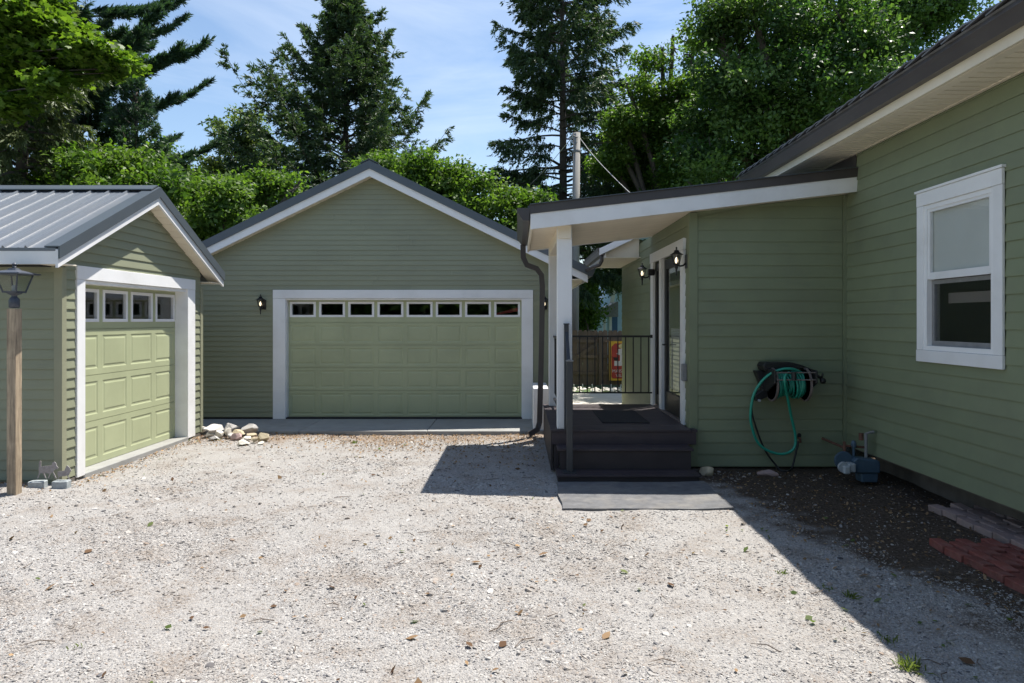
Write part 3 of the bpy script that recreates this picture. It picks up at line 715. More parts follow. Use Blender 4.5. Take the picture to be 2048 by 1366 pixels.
# porch roof
MB().prism([(0.12, zt_(0.12)), (XW, zt_(XW)), (XW, zt_(XW) - 0.05), (0.12, zt_(0.12) - 0.05)], 'y', 8.26, 11.0).build('porch_roof', 'roof_trim', HO)
MB().prism([(0.14, zt_(0.14) + 0.006), (XW - 0.002, zt_(XW) + 0.006), (XW - 0.002, zt_(XW) - 0.105), (0.14, zt_(0.14) - 0.105)], 'y', 8.225, 8.258).build('porch_roof_trim', 'bronze', HO)
MB().prism([(0.14, zt_(0.14) + 0.012), (XW - 0.002, zt_(XW) + 0.012), (XW - 0.002, zt_(XW) + 0.003), (0.14, zt_(0.14) + 0.003)], 'y', 8.20, 8.35).build('porch_roof_cap', 'roof_trim', HO)
MB().prism([(0.15, zt_(0.15) - 0.09), (XW - 0.003, zt_(XW) - 0.09), (XW - 0.003, zs_(XW) - 0.02), (0.15, zs_(0.15) - 0.02)], 'y', 8.236, 8.262).build('porch_fascia', 'white', HO)
MB().prism([(0.15, zt_(0.15) - 0.06), (XP, zt_(XP) - 0.06), (XP, zs_(XP) - 0.01), (0.15, zs_(0.15) - 0.01)], 'y', 10.975, 11.0).build('porch_fascia', 'white', HO)
MB().box(0.15, 0.175, 8.264, 10.97, 2.945, 3.16).build('porch_eave_board', 'cream', HO)
# porch ceiling slats, run along x
sm_ = MB()
for k in range(3):
    y0, y1 = k * 0.0375 + 0.002, (k + 1) * 0.0375 - 0.002
    z_ = 0.0 if k else 0.004
    sm_.prism([(0.18, zs_(0.18) + z_), (XP - 0.0, zs_(XP) + z_), (XP, zs_(XP) + 0.014), (0.18, zs_(0.18) + 0.014)], 'y', y0, y1)
sme = sm_.mesh('ceiling_slat', 'cream')
for k in range(24): link('ceiling_slat', sme, HO, (0, 8.27 + k * 0.1125, 0))
MB().prism([(XP, zs_(XP)), (XW - 0.005, zs_(XW)), (XW - 0.005, zs_(XW) + 0.012), (XP, zs_(XP) + 0.012)], 'y', 8.264, YH + 0.01).build('overhang_soffit', 'cream', HO)
MB().prism([(0.16, zs_(0.16) + 0.016), (XW - 0.005, zs_(XW) + 0.016), (XW - 0.005, zs_(XW) + 0.02), (0.16, zs_(0.16) + 0.02)], 'y', 8.27, 10.97).build('ceiling_backing', 'cream', HO)
# porch gutter and downspout
g = MB(); g.prism([(0.138, 3.205), (0.138, 3.055), (0.06, 3.055), (0.015, 3.13), (-0.012, 3.16), (-0.012, 3.205)], 'y', 8.22, 11.02); g.build('porch_gutter', 'bronze', HO)
g = MB(); g.rtube([(0.08, 10.93, 3.06), (0.085, 10.93, 2.86), (0.14, 10.93, 2.74), (0.30, 10.93, 2.68), (0.375, 10.93, 2.58), (0.39, 10.93, 2.4), (0.375, 10.93, 1.4), (0.345, 10.93, 0.22), (0.31, 10.90, 0.11), (0.17, 10.86, 0.035)], 0.085, 0.06)
g.build('downspout', 'bronze', HO, smooth=False, bevel=0.004)
# columns and beam
MB().box(0.485, 0.668, 8.42, 8.60, 0.512, zs_(0.6) - 0.02).build('porch_column', 'white', HO, bevel=0.006)
MB().box(0.485, 0.66, 10.68, 10.85, 0.512, zs_(0.6) - 0.02).build('porch_column', 'white', HO, bevel=0.006)
MB().box(0.49, 0.655, 8.38, 10.9, 2.86, 3.02).build('porch_beam', 'cream', HO, bevel=0.003)
# french door unit on the west wall of the side room
def wbox(y0, y1, n0, n1, z0, z1): mb = MB(); return fbox(mb, FP, y0, y1, n0, n1, z0, z1)
for (a, b) in ((8.76, 8.90), (10.72, 10.94)): wbox(a, b, 0.0, 0.035, 0.51, 2.76).build('door_casing', 'white', HO, bevel=0.002)
wbox(8.74, 10.96, 0.0, 0.042, 2.762, 2.91).build('door_header', 'white', HO, bevel=0.002)
wbox(8.90, 9.00, -0.06, 0.02, 0.53, 2.76).build('door_jamb', 'white', HO)
wbox(10.12, 10.30, -0.06, 0.03, 0.53, 2.76).build('door_mullion', 'white', HO)
wbox(8.9, 10.72, -0.10, 0.03, 0.505, 0.53).build('threshold', 'reel_grey', HO)
d = MB()
for q in ((9.02, 9.14, 0.54, 2.74), (9.98, 10.10, 0.54, 2.74), (9.14, 9.98, 2.60, 2.74), (9.14, 9.98, 0.54, 0.82)): fbox(d, FP, q[0], q[1], -0.055, -0.01, q[2], q[3])
door = d.build('porch_door', 'black', HO, bevel=0.003)
b = MB(); fbox(b, FP, 9.14, 9.98, -0.034, -0.03, 0.82, 2.60); b.build('pane', 'glass', door)
h = MB(); h.tube([FP(9.93, -0.01, 1.5), FP(9.93, 0.05, 1.5), FP(9.84, 0.05, 1.5)], 0.011, 8); h.build('handle', 'black', door)
d = MB()
for q in ((10.31, 10.38, 0.54, 2.74), (10.64, 10.71, 0.54, 2.74), (10.38, 10.64, 2.62, 2.74), (10.38, 10.64, 0.54, 0.70)): fbox(d, FP, q[0], q[1], -0.055, -0.01, q[2], q[3])
sd = d.build('sidelight', 'black', HO)
b = MB(); fbox(b, FP, 10.38, 10.64, -0.034, -0.03, 0.70, 2.62); b.build('pane', 'glass', sd)
bl = MB()
for k in range(40): fbox(bl, FP, 9.16, 9.96, -0.09, -0.075, 0.86 + k * 0.022, 0.875 + k * 0.022)
bl.build('door_blind', 'blind', HO)
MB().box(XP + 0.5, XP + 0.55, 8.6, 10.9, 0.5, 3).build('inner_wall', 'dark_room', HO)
b = MB(); fbox(b, FP, 10.78, 10.86, 0.035, 0.05, 1.80, 1.92); b.build('doorbell', 'white', HO)
b = MB(); fbox(b, FP, 8.64, 8.72, 0.012, 0.075, 1.08, 1.30); b.build('outlet_cover', 'pipe_grey', HO, bevel=0.01)
b = MB(); b.lathe([(0.052, -0.13), (0.055, -0.10), (0.05, -0.035)], 14, c=(XP, 10.62, 2.60), axis='x'); b.build('door_camera', 'black_plastic', HO)
# main window (double hung)
def wb2(y0, y1, n0, n1, z0, z1): mb = MB(); return fbox(mb, FW, y0, y1, n0, n1, z0, z1)
WN = wb2(5.73, 6.96, 0.013, 0.040, 3.00, 3.135).build('window', 'white', HO, bevel=0.002)
wb2(5.715, 6.975, 0.013, 0.052, 3.137, 3.160).build('window_cap', 'white', WN)
wb2(5.73, 5.84, 0.013, 0.036, 1.555, 2.998).build('window_casing', 'white', WN, bevel=0.002)
wb2(6.85, 6.96, 0.013, 0.036, 1.555, 2.998).build('window_casing', 'white', WN, bevel=0.002)
wb2(5.725, 6.965, 0.013, 0.040, 1.437, 1.553).build('window_apron', 'white', WN, bevel=0.002)
f = MB()
for q in ((5.84, 5.885, 1.555, 2.998), (6.805, 6.85, 1.555, 2.998), (5.885, 6.805, 2.955, 2.998), (5.885, 6.805, 1.555, 1.60)): fbox(f, FW, q[0], q[1], -0.05, 0.024, q[2], q[3])
f.build('window_frame', 'white', WN)
f = MB()
for q in ((5.885, 5.92, 2.26, 2.955), (6.77, 6.805, 2.26, 2.955), (5.92, 6.77, 2.925, 2.955), (5.92, 6.77, 2.255, 2.325)): fbox(f, FW, q[0], q[1], -0.02, 0.014, q[2], q[3])
f.build('upper_sash', 'white', WN)
f = MB()
for q in ((5.885, 5.925, 1.60, 2.25), (6.765, 6.805, 1.60, 2.25), (5.925, 6.765, 2.21, 2.25), (5.925, 6.765, 1.60, 1.65)): fbox(f, FW, q[0], q[1], -0.055, -0.025, q[2], q[3])
f.build('lower_sash', 'pipe_grey', WN)
wb2(5.92, 6.77, -0.004, -0.001, 2.325, 2.925).build('pane', 'glass', WN)
wb2(5.925, 6.765, -0.042, -0.039, 1.65, 2.21).build('pane', 'glass', WN)
wb2(5.90, 6.79, -0.030, -0.026, 2.26, 2.95).build('roller_blind', 'blind', WN)
wb2(5.95, 6.74, -0.16, -0.15, 2.02, 2.12).build('blind_hem', 'reel_grey', WN)
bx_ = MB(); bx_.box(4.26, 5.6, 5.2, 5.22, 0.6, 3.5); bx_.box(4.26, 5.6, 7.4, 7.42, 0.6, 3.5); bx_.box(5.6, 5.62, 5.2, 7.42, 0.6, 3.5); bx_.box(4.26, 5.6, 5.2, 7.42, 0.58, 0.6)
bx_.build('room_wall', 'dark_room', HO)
# lower roof further back over the side room, with its gutter and pipe
MB().prism([(1.40, 3.10), (4.5, 3.10 + 0.47 * 3.1), (4.5, 3.05 + 0.47 * 3.1), (1.40, 3.05)], 'y', 11.95, 14.4).build('rear_roof', 'roof_trim', HO)
MB().prism([(1.42, 3.108), (2.6, 3.108 + 0.47 * 1.18), (2.6, 2.99 + 0.47 * 1.18), (1.42, 2.99)], 'y', 11.92, 11.948).build('rear_rake_board', 'white', HO)
MB().prism([(1.52, 2.97), (2.15, 2.97), (2.15, 3.05 + 0.47 * 0.75), (1.52, 3.10)], 'y', 12.12, 12.14).build('rear_closure', 'cream', HO)
MB().box(1.52, 1.545, 11.98, 14.38, 2.955, 3.11).build('rear_eave_board', 'white', HO)
MB().box(1.545, XP, 11.98, 14.38, 2.955, 2.965).build('rear_soffit', 'cream', HO)
g = MB(); g.prism([(1.518, 3.12), (1.518, 3.0), (1.44, 3.0), (1.395, 3.07), (1.395, 3.12)], 'y', 11.93, 14.4); g.build('rear_gutter', 'bronze', HO)
g = MB(); g.tube([(1.47, 12.0, 3.0), (1.475, 12.02, 2.90), (1.44, 12.05, 2.83), (1.34, 12.1, 2.80), (1.22, 12.2, 2.745)], 0.033, 8); g.build('drain_pipe', 'bronze', HO, smooth=True)
# white low ledge behind the deck
tag(MB().box(0.25, 0.50, 11.2, 12.2, 0.0, 0.74).build('ledge_block', 'white', bevel=0.01), 'low white ledge block standing between the deck and the large garage', 'ledge')

# ================================================================== PORCH DECK
PD = thing('porch_deck', 'dark composite porch deck with two steps and black skirt in front of the house door', 'deck', (1.3, 9.6, 0))
bm_ = MB(); bm_.box(0.40, 2.13, 0, 0.138, 0, 0.028); dme = bm_.mesh('deck_board', 'deck', bevel=0.003)
y = 8.37
while y < 10.85: link('deck_board', dme, PD, (0, y, 0.482)); y += 0.1435
MB().box(0.44, 2.1, 8.45, 10.8, 0.30, 0.475).build('joist_frame', 'deck_side', PD)
MB().box(0.42, 2.19, 8.385, 8.41, 0.325, 0.480).build('deck_rim', 'deck', PD, bevel=0.003)
MB().box(2.135, 2.20, 8.37, 8.50, 0.478, 0.509).build('deck_edge', 'deck', PD)
bm_ = MB(); bm_.box(0.405, 0.428, 0, 0.136, 0.01, 0.478); sme = bm_.mesh('skirt_board', 'deck_side', bevel=0.002)
y = 8.40
while y < 10.75: link('skirt_board', sme, PD, (0, y, 0)); y += 0.142
MB().box(0.44, 0.50, 8.40, 8.45, 0.0, 0.32).build('deck_post', 'deck_side', PD)
MB().box(0.50, 2.07, 8.34, 8.36, 0.088, 0.325).build('step_riser', 'deck_side', PD)
for (a, b) in ((8.065, 8.205), (8.21, 8.36)): MB().box(0.47, 2.075, a, b, 0.305, 0.333).build('step_tread', 'deck', PD, bevel=0.003)
MB().box(0.50, 2.05, 8.09, 8.11, 0.085, 0.302).build('step_riser', 'deck_side', PD)
for (a, b) in ((7.79, 7.93), (7.935, 8.085)): MB().box(0.445, 2.085, a, b, 0.058, 0.086).build('step_tread', 'deck', PD, bevel=0.003)
MB().box(0.455, 2.075, 7.81, 7.83, -0.02, 0.056).build('step_riser', 'deck_side', PD)
MB().box(0.46, 2.07, 7.83, 8.34, -0.02, 0.05).build('step_block', 'deck_side', PD)
# lighter boards by the door
tag(MB().box(1.10, 1.72, 8.9, 10.1, 0.511, 0.523).build('door_mat', 'doormat', bevel=0.004), 'dark rectangular door mat lying on the porch deck by the door', 'mat')

# back railing
BR = thing('porch_railing', 'black metal railing with thin balusters across the back of the porch', 'railing', (1.4, 10.78, 0.51))
MB().box(0.665, 2.115, 10.76, 10.80, 1.585, 1.615).build('top_rail', 'black', BR)
MB().box(0.665, 2.115, 10.765, 10.795, 0.70, 0.722).build('bottom_rail', 'black', BR)
bm_ = MB(); bm_.box(-0.008, 0.008, -0.008, 0.008, 0, 0.863); bme = bm_.mesh('baluster', 'black')
for i in range(12): link('baluster', bme, BR, (0.73 + i * 0.121, 10.78, 0.722))
b = MB(); b.box(2.085, 2.145, 10.755, 10.805, 1.575, 1.625); b.build('wall_bracket', 'black', BR)
SR = thing('porch_railing', 'black metal railing between the two white porch columns on the driveway side', 'railing', (0.57, 9.6, 0.51))
MB().box(0.55, 0.59, 8.605, 10.675, 1.585, 1.615).build('top_rail', 'black', SR)
MB().box(0.555, 0.585, 8.605, 10.675, 0.62, 0.645).build('bottom_rail', 'black', SR)
for i in range(16): link('baluster', bme, SR, (0.57, 8.73 + i * 0.121, 0.722)).scale = (1, 1, 1.0)
HR = thing('handrail', 'dark metal stair handrail with two square posts, rising from the bottom step', 'handrail', (0.6, 8.0, 0.086))
MB().box(0.565, 0.635, 7.90, 7.97, 0.10, 1.375).build('post', 'rail', HR, bevel=0.003)
MB().box(0.52, 0.68, 7.86, 8.01, 0.086, 0.10).build('base_plate', 'rail', HR)
c = MB(); c.box(0.558, 0.642, 7.893, 7.977, 1.375, 1.388); c.prism([(0.57, 1.388), (0.63, 1.388), (0.60, 1.40)], 'y', 7.90, 7.97); c.build('post_cap', 'pipe_grey', HR)
MB().box(0.565, 0.62, 8.33, 8.39, 0.512, 1.80).build('post', 'rail', HR, bevel=0.003)
MB().box(0.558, 0.627, 8.323, 8.397, 1.80, 1.815).build('post_cap', 'rail', HR)
h = MB(); h.prism([(7.96, 1.26), (8.34, 1.66), (8.34, 1.72), (7.96, 1.32)], 'x', 0.575, 0.615); h.build('sloping_rail', 'rail', HR)
h = MB(); h.prism([(7.96, 0.36), (8.34, 0.76), (8.34, 0.79), (7.96, 0.39)], 'x', 0.58, 0.61); h.build('sloping_rail', 'rail', HR)

# rubber mat on gravel
def soft_mat():
    n, m_ = 40, 24; V = []; Fc = []
    for j in range(m_ + 1):
        for i in range(n + 1):
            u, v = i / n, j / m_
            x = 0.435 + 1.68 * u + 0.01 * math.sin(9 * v) ; y = 6.68 + 1.11 * v + 0.008 * math.sin(7 * u)
            z = 0.010 + 0.002 * math.sin(11 * u + 2) * math.sin(5 * v + 1) + 0.010 * math.exp(-((u - 1) ** 2) / 0.01) + 0.001 * math.sin(23 * u)
            V.append((x, y, z))
    top = len(V)
    V += [(x, y, z - 0.022) for x, y, z in V]
    for j in range(m_):
        for i in range(n):
            a = j * (n + 1) + i; Fc.append((a, a + 1, a + n + 2, a + n + 1)); Fc.append(tuple(t + top for t in (a, a + n + 1, a + n + 2, a + 1)))
    for i in range(n):
        Fc.append((i, i + top, i + 1 + top, i + 1)); a = m_ * (n + 1) + i; Fc.append((a, a + 1, a + 1 + top, a + top))
    for j in range(m_):
        a = j * (n + 1); Fc.append((a, a + n + 1, a + n + 1 + top, a + top)); a += n; Fc.append((a, a + top, a + n + 1 + top, a + n + 1))
    mb = MB(); mb.add(V, Fc); return mb.build('rubber_mat', 'mat')
tag(soft_mat(), 'large dark grey rubber mat on the gravel at the foot of the steps', 'mat')

# ================================================================== LANTERNS
def wall_lantern():
    """facing -Y, wall at y=0; lantern centre 0.14 in front"""
    t = thing('wall_lantern', 'x', 'lantern'); c = (0, -0.14)
    b = MB(); b.prism([(-0.055, -0.09), (0.055, -0.09), (0.055, 0.09), (-0.055, 0.09)], 'y', -0.022, 0.0); b.build('back_plate', 'black', t, bevel=0.008)
    a = MB(); a.tube([(0, -0.02, -0.02), (0, -0.05, -0.05), (0, -0.09, -0.06), (0, -0.14, -0.045)], 0.012, 8); a.build('arm', 'black', t, smooth=True)
    h = MB(); n = 6
    h.lathe([(0.0, 0.185), (0.010, 0.18), (0.012, 0.165), (0.005, 0.155), (0.016, 0.145), (0.034, 0.135), (0.036, 0.128), (0.030, 0.122), (0.085, 0.088), (0.090, 0.082), (0.06, 0.080)], 6, c=(c[0], c[1], 0))
    h.build('cap', 'black', t)
    f = MB()
    for k in range(n):
        an = 2 * math.pi * k / n
        p1 = (c[0] + 0.066 * math.cos(an), c[1] + 0.066 * math.sin(an), 0.083); p0 = (c[0] + 0.040 * math.cos(an), c[1] + 0.040 * math.sin(an), -0.03)
        f.tube([p0, p1], 0.0045, 4)
    f.lathe([(0.045, -0.028), (0.045, -0.038), (0.022, -0.05), (0.018, -0.07), (0.024, -0.078), (0.013, -0.10), (0.009, -0.15), (0.011, -0.165), (0.003, -0.18)], 8, c=(c[0], c[1], 0))
    f.build('cage', 'black', t)
    g = MB(); g.lathe([(0.038, -0.029), (0.062, 0.08)], 6, c=(c[0], c[1], 0)); g.build('glass_panel', 'lamp_glass', t)
    b = MB(); b.lathe([(0.004, -0.028), (0.012, -0.02), (0.020, 0.005), (0.017, 0.03), (0.007, 0.05), (0.001, 0.056)], 10, c=(c[0], c[1], 0)); b.build('bulb', 'bulb', t, smooth=True)
    return t
WL = wall_lantern(); WL['label'] = 'lit black lantern on the green wall at left of the double garage door'; WL['group'] = 'black wall lanterns'
WL.location = (-4.66, 12.495, 2.14); WL.scale = (1.0, 1.0, 1.0)
copy_thing(WL, (0.475, 12.495, 2.14), 0, 'black lantern at right of the double garage door, partly behind the downspout')
copy_thing(WL, (2.15, 8.66, 2.60), -math.pi / 2, 'lit black lantern by the near side of the porch door', 1.0)
copy_thing(WL, (2.15, 11.05, 2.60), -math.pi / 2, 'lit black lantern by the far side of the porch door', 1.0)

# ------------------------------------------------------------------ lamp post
LP = thing('lamp_post', 'square wooden post with black four sided lantern on top, beside the small garage', 'lamp post', (-5.29, 7.17, 0))
MB().box(-5.336, -5.242, 7.12, 7.217, -0.1, 1.975).build('post', 'post_wood', LP, bevel=0.004)
cx, cy = -5.289, 7.168
b = MB(); b.lathe([(0.040, 1.981), (0.050, 1.99), (0.050, 2.06), (0.042, 2.085), (0.028, 2.095), (0.026, 2.115), (0.055, 2.125), (0.075, 2.14)], 16, c=(cx, cy, 0)); b.build('collar', 'dark_iron', LP, smooth=True)
b = MB(); b.lathe([(0.105, 2.14), (0.110, 2.155), (0.100, 2.158)], 4, c=(cx, cy, 0), rot=math.pi / 4)
for k in range(4):
    an = math.pi / 4 + k * math.pi / 2
    b.tube([(cx + 0.10 * math.cos(an), cy + 0.10 * math.sin(an), 2.155), (cx + 0.165 * math.cos(an), cy + 0.165 * math.sin(an), 2.335)], 0.008, 6)
b.build('cage', 'dark_iron', LP)
b = MB(); b.lathe([(0.185, 2.328), (0.235, 2.335), (0.232, 2.345), (0.06, 2.38), (0.05, 2.395), (0.03, 2.40)], 4, c=(cx, cy, 0), rot=math.pi / 4)
b.lathe([(0.016, 2.395), (0.022, 2.41), (0.012, 2.42), (0.020, 2.432), (0.022, 2.442), (0.01, 2.455), (0.001, 2.46)], 10, c=(cx, cy, 0)); b.build('cap', 'dark_iron', LP)
b = MB(); b.lathe([(0.098, 2.158), (0.160, 2.330)], 4, c=(cx, cy, 0), rot=math.pi / 4); b.build('glass_panel', 'lamp_glass', LP)
b = MB(); b.lathe([(0.022, 2.158), (0.022, 2.21), (0.014, 2.22)], 10, c=(cx, cy, 0)); b.build('socket', 'meter_grey', LP)

# ------------------------------------------------------------------ dog ornaments on blocks
def dog(name, label, x0, y, z0, s, mname, poly, legs):
    t = thing(name, label, 'dog ornament', (x0, y, z0 - 0.05))
    MB().prism([(x0 + p[0] * s, z0 + p[1] * s) for p in poly], 'y', y, y + 0.006).build('body', mname, t)
    for (a, b_, c_, d_) in legs:
        MB().prism([(x0 + a * s, z0 + 0.30 * s), (x0 + (a + 0.055) * s, z0 + 0.30 * s), (x0 + (b_ + 0.055) * s, z0), (x0 + b_ * s, z0)], 'y', y - 0.001 + c_, y + 0.005 + c_).build('leg', mname, t)
    return t
DP = [(0.02, 0.28), (0.0, 0.46), (0.03, 0.86), (0.10, 0.90), (0.13, 0.84), (0.12, 0.60), (0.66, 0.66), (0.70, 0.80), (0.80, 0.84), (0.88, 0.78), (0.93, 0.62), (1.0, 0.55), (0.96, 0.47), (0.84, 0.47), (0.72, 0.30), (0.60, 0.25), (0.2, 0.25)]
CX, CY = -5.27, 7.44
dog('dog_ornament', 'flat metal dog silhouette with raised tail standing on a block by the lamp post', -5.24, 7.46, 0.125, 0.215, 'ornament', DP,
    [(0.04, -0.08, 0, 0), (0.20, 0.32, 0.004, 0), (0.58, 0.46, 0, 0), (0.70, 0.84, 0.004, 0)])
DP2 = [(0.0, 0.3), (0.02, 0.55), (0.5, 0.62), (0.60, 0.85), (0.68, 1.0), (0.78, 0.92), (0.9, 0.78), (0.98, 0.6), (0.9, 0.5), (0.82, 0.3), (0.5, 0.22), (0.1, 0.2)]
dog('dog_ornament', 'smaller dark metal dog silhouette lying low against the white door casing', -5.075, 7.52, 0.100, 0.155, 'ornament', DP2, [(0.1, 0.0, 0, 0), (0.7, 0.8, 0, 0)])
def rock_mesh(seed, m, sub=2, amp=0.25, flat=0.0):
    bm = bmesh.new(); bmesh.ops.create_icosphere(bm, subdivisions=sub, radius=1)
    r = random.Random(seed); ds = [(Vector((r.gauss(0, 1), r.gauss(0, 1), r.gauss(0, 1))).normalized(), r.uniform(0.42, 0.78)) for _ in range(13)]
    for v in bm.verts:
        p = v.co.copy()
        for d, h in ds:
            k = p.dot(d)
            if k > h: p -= d * (k - h)
        p *= 1 + amp * 0.12 * math.sin(p.x * 5 + seed) * math.cos(p.y * 6 + p.z * 4)
        v.co = p
    me = bpy.data.meshes.new('rock'); bm.to_mesh(me); bm.free(); me.materials.append(M[m]); return me
def rock(name, label, x, y, z, sx, sy, sz, rz, m, seed, cat='rock', group=None, tilt=0):
    o = link(name, rock_mesh(seed, m, 3), None, (x, y, z), (tilt, 0, rz), (sx, sy, sz)); return tag(o, label, cat, group)
o = MB().box(-0.16, 0.0, -0.05, 0.05, -0.03, 0.075).build('stone_block', 'block', None, bevel=0.008); o.location = (-5.165, 7.46, 0.025); o.rotation_euler = (0, 0, 0.05)
tag(o, 'pale grey stone block under the taller dog silhouette, nearest the lamp post', 'block')
o = MB().box(0.0, 0.16, -0.05, 0.05, -0.03, 0.070).build('stone_block', 'block', None, bevel=0.008); o.location = (-5.10, 7.50, 0.02); o.rotation_euler = (0, 0, 0.1)
tag(o, 'pale grey stone block under the smaller dog silhouette, next to the door casing', 'block')

# ------------------------------------------------------------------ rock pile at the corner of the apron
def gp(px, py, z=0.0):
    d = (HC - z) * 1365.33 / (py - 641.0); return ((px - 1036) * d / 1365.33, d)
RP = [  # px, py(centre), wpx, hpx, material, label, z
    (405, 857, 14, 16, 'rock_white', 'white chunk at the left end of the rock pile touching the garage corner', .08),
    (430, 855, 42, 12, 'rock_grey', 'long flat grey slab at the top left of the rock pile', .12),
    (466, 853, 30, 13, 'rock_grey', 'rough grey boulder in the middle of the top row of the rock pile', .12),
    (497, 857, 28, 16, 'rock_grey', 'rounded pale grey boulder at the right end of the top row of the rock pile', .10),
    (423, 867, 26, 9, 'rock_white', 'low whitish stone below the long slab of the rock pile', .04),
    (439, 865, 14, 12, 'rock_white', 'small bright white stone with dark patch in the rock pile', .06),
    (455, 863, 13, 13, 'rock_white', 'upright white stone in the centre of the rock pile', .08),
    (478, 863, 20, 12, 'rock_tan', 'tan angular stone near the centre of the rock pile', .07),
    (475, 872, 20, 12, 'rock_pink', 'rounded pink stone at the front of the rock pile', .04),
    (462, 870, 12, 13, 'rock_grey', 'small grey stone beside the pink stone', .03),
    (500, 869, 20, 8, 'rock_tan', 'tan wedge stone right of the pink stone', .05),
    (427, 874, 18, 8, 'rock_grey', 'small brown grey stone at the front left of the rock pile', .03),
    (494, 875, 18, 6, 'rock_white', 'flat white stone lying in front of the tan wedge', .03),
    (526, 872, 22, 14, 'rock_tan', 'yellowish boulder at the right end of the rock pile', .06),
    (509, 878, 14, 9, 'rock_tan', 'small yellowish stone at the foot of the yellowish boulder', .03),
    (488, 883, 24, 8, 'rock_white', 'loose white stone lying in front of the rock pile', .02),
    (521, 884, 12, 5, 'rock_white', 'little white stone at the right in front of the rock pile', .01)]
for i, (px, py, wp, hp, m_, lb, z) in enumerate(RP):
    x, y = gp(px, py + 2, z); s = y / 1365.33
    rock('rock', lb, x, y, z, wp * s * 0.74, max(wp, 14) * s * 0.62, hp * s * 0.80, 0.2 * math.sin(i * 3), m_, 31 + i, group='rocks piled at the corner of the apron')
x, y = gp(1415, 950); rock('rock', 'rounded pale rock at the right end of the bottom step', x, y + .02, 0.05, 0.12, 0.11, 0.085, 0.3, 'rock_tan', 71)
x, y = gp(1536, 952); rock('rock', 'oval brown rock on the soil under the hanging hose', x, y, 0.035, 0.155, 0.10, 0.062, 0.1, 'rock_pink', 72)

# ------------------------------------------------------------------ hose reel and hoses
yh = YH - 0.02
def hp(px, py, off=0.25):
    d = YH - off; return ((px - 1036) * d / 1365.33, d, HC - (py - 641) * d / 1365.33)
HRL = thing('hose_reel', 'black wall mounted hose reel with grey rods and crank on the green wall', 'hose reel', (3.2, 8.5, 1.1))
b = MB(); b.prism([(2.97, 1.30), (3.0, 1.34), (3.33, 1.34), (3.44, 1.31), (3.46, 1.27), (3.10, 1.24), (2.99, 1.24)], 'y', 8.26, 8.50); b.build('shelf', 'black_plastic', HRL, bevel=0.008)
b = MB(); b.prism([(2.92, 1.23), (3.02, 1.23), (3.10, 1.1), (3.10, 0.92), (2.93, 0.86), (2.91, 0.93), (3.01, 1.0)], 'y', 8.38, 8.50); b.build('wall_bracket', 'black_plastic', HRL, bevel=0.006)
DC = (0, 8.27, 1.075)
for xx, m_ in ((3.075, 'reel_grey'), (3.475, 'reel_grey')):
    b = MB(); nseg = 20
    b.lathe([(0.185, -0.012), (0.205, -0.012), (0.205, 0.012), (0.185, 0.012), (0.185, -0.012)], 28, c=(xx, DC[1], DC[2]), axis='x')
    for k in range(10):
        an = k * math.pi / 5
        b.tube([(xx, DC[1], DC[2]), (xx, DC[1] + 0.19 * math.cos(an), DC[2] + 0.19 * math.sin(an))], 0.008, 5)
    b.build('side_disc', m_, HRL)
b = MB(); b.lathe([(0.07, 3.08), (0.07, 3.47)], 16, c=(0, DC[1], DC[2]), axis='x'); b.build('drum', 'black_plastic', HRL, smooth=False)
b = MB()
for q in (((3.04, 8.05, 1.235), (3.52, 8.05, 1.235)), ((3.04, 8.045, 1.15), (3.52, 8.045, 1.15))): b.tube(q, 0.008, 8)
b.build('guide_rod', 'reel_grey', HRL)
for xa in (3.505, 3.02): MB().prism([(8.03, 1.11), (8.03, 1.26), (8.2, 1.27), (8.5, 1.30), (8.5, 1.05), (8.3, 0.98)], 'x', xa, xa + 0.022).build('side_arm', 'black_plastic', HRL, bevel=0.004)
b = MB(); b.tube([(3.53, 8.12, 1.21), (3.56, 8.10, 1.19), (3.60, 8.10, 1.16)], 0.018, 8); b.tube([(3.60, 8.10, 1.16), (3.60, 8.06, 1.22)], 0.012, 6); b.lathe([(0.02, -.03), (0.032, -.02), (0.032, .02), (0.02, .03)], 12, c=(3.61, 8.08, 1.135), axis='x'); b.build('crank', 'black_plastic', HRL, smooth=True)
b = MB(); b.tube([(3.245, 8.03, 1.15), (3.245, 8.03, 1.245)], 0.03, 10); b.build('hose_guide', 'black_plastic', HRL)
b = MB(); b.lathe([(0.016, -0.03), (0.016, 0.0), (0.008, 0.002)], 12, c=(2.95, 8.36, 0.872), axis='y'); b.build('inlet_cap', 'meter_grey', HRL)
# green hose
def smooth_path(pts, n=6):
    P = [Vector(p) for p in pts]; out = []
    for i in range(len(P) - 1):
        p0, p1, p2, p3 = P[max(i - 1, 0)], P[i], P[i + 1], P[min(i + 2, len(P) - 1)]
        for k in range(n):
            t = k / n
            out.append(0.5 * ((2 * p1) + (-p0 + p2) * t + (2 * p0 - 5 * p1 + 4 * p2 - p3) * t * t + (-p0 + 3 * p1 - 3 * p2 + p3) * t ** 3))
    out.append(P[-1]); return out
GHz = thing('garden_hose', 'green garden hose wound on the reel with one long loop hanging down the wall', 'hose', (3.2, 8.3, 0.6))
b = MB(); co = []
for k in range(13 * 20 + 1):
    an = k * 2 * math.pi / 20; tt = k / (13 * 20); rr = 0.135 + 0.022 * math.sin(tt * 9 + 1) + 0.012 * math.sin(tt * 31)
    co.append((3.10 + 0.345 * tt + 0.008 * math.sin(k * 0.7), DC[1] + rr * math.cos(an), DC[2] + rr * math.sin(an)))
b.tube(co, 0.014, 7); b.build('coil', 'hose', GHz, smooth=True)
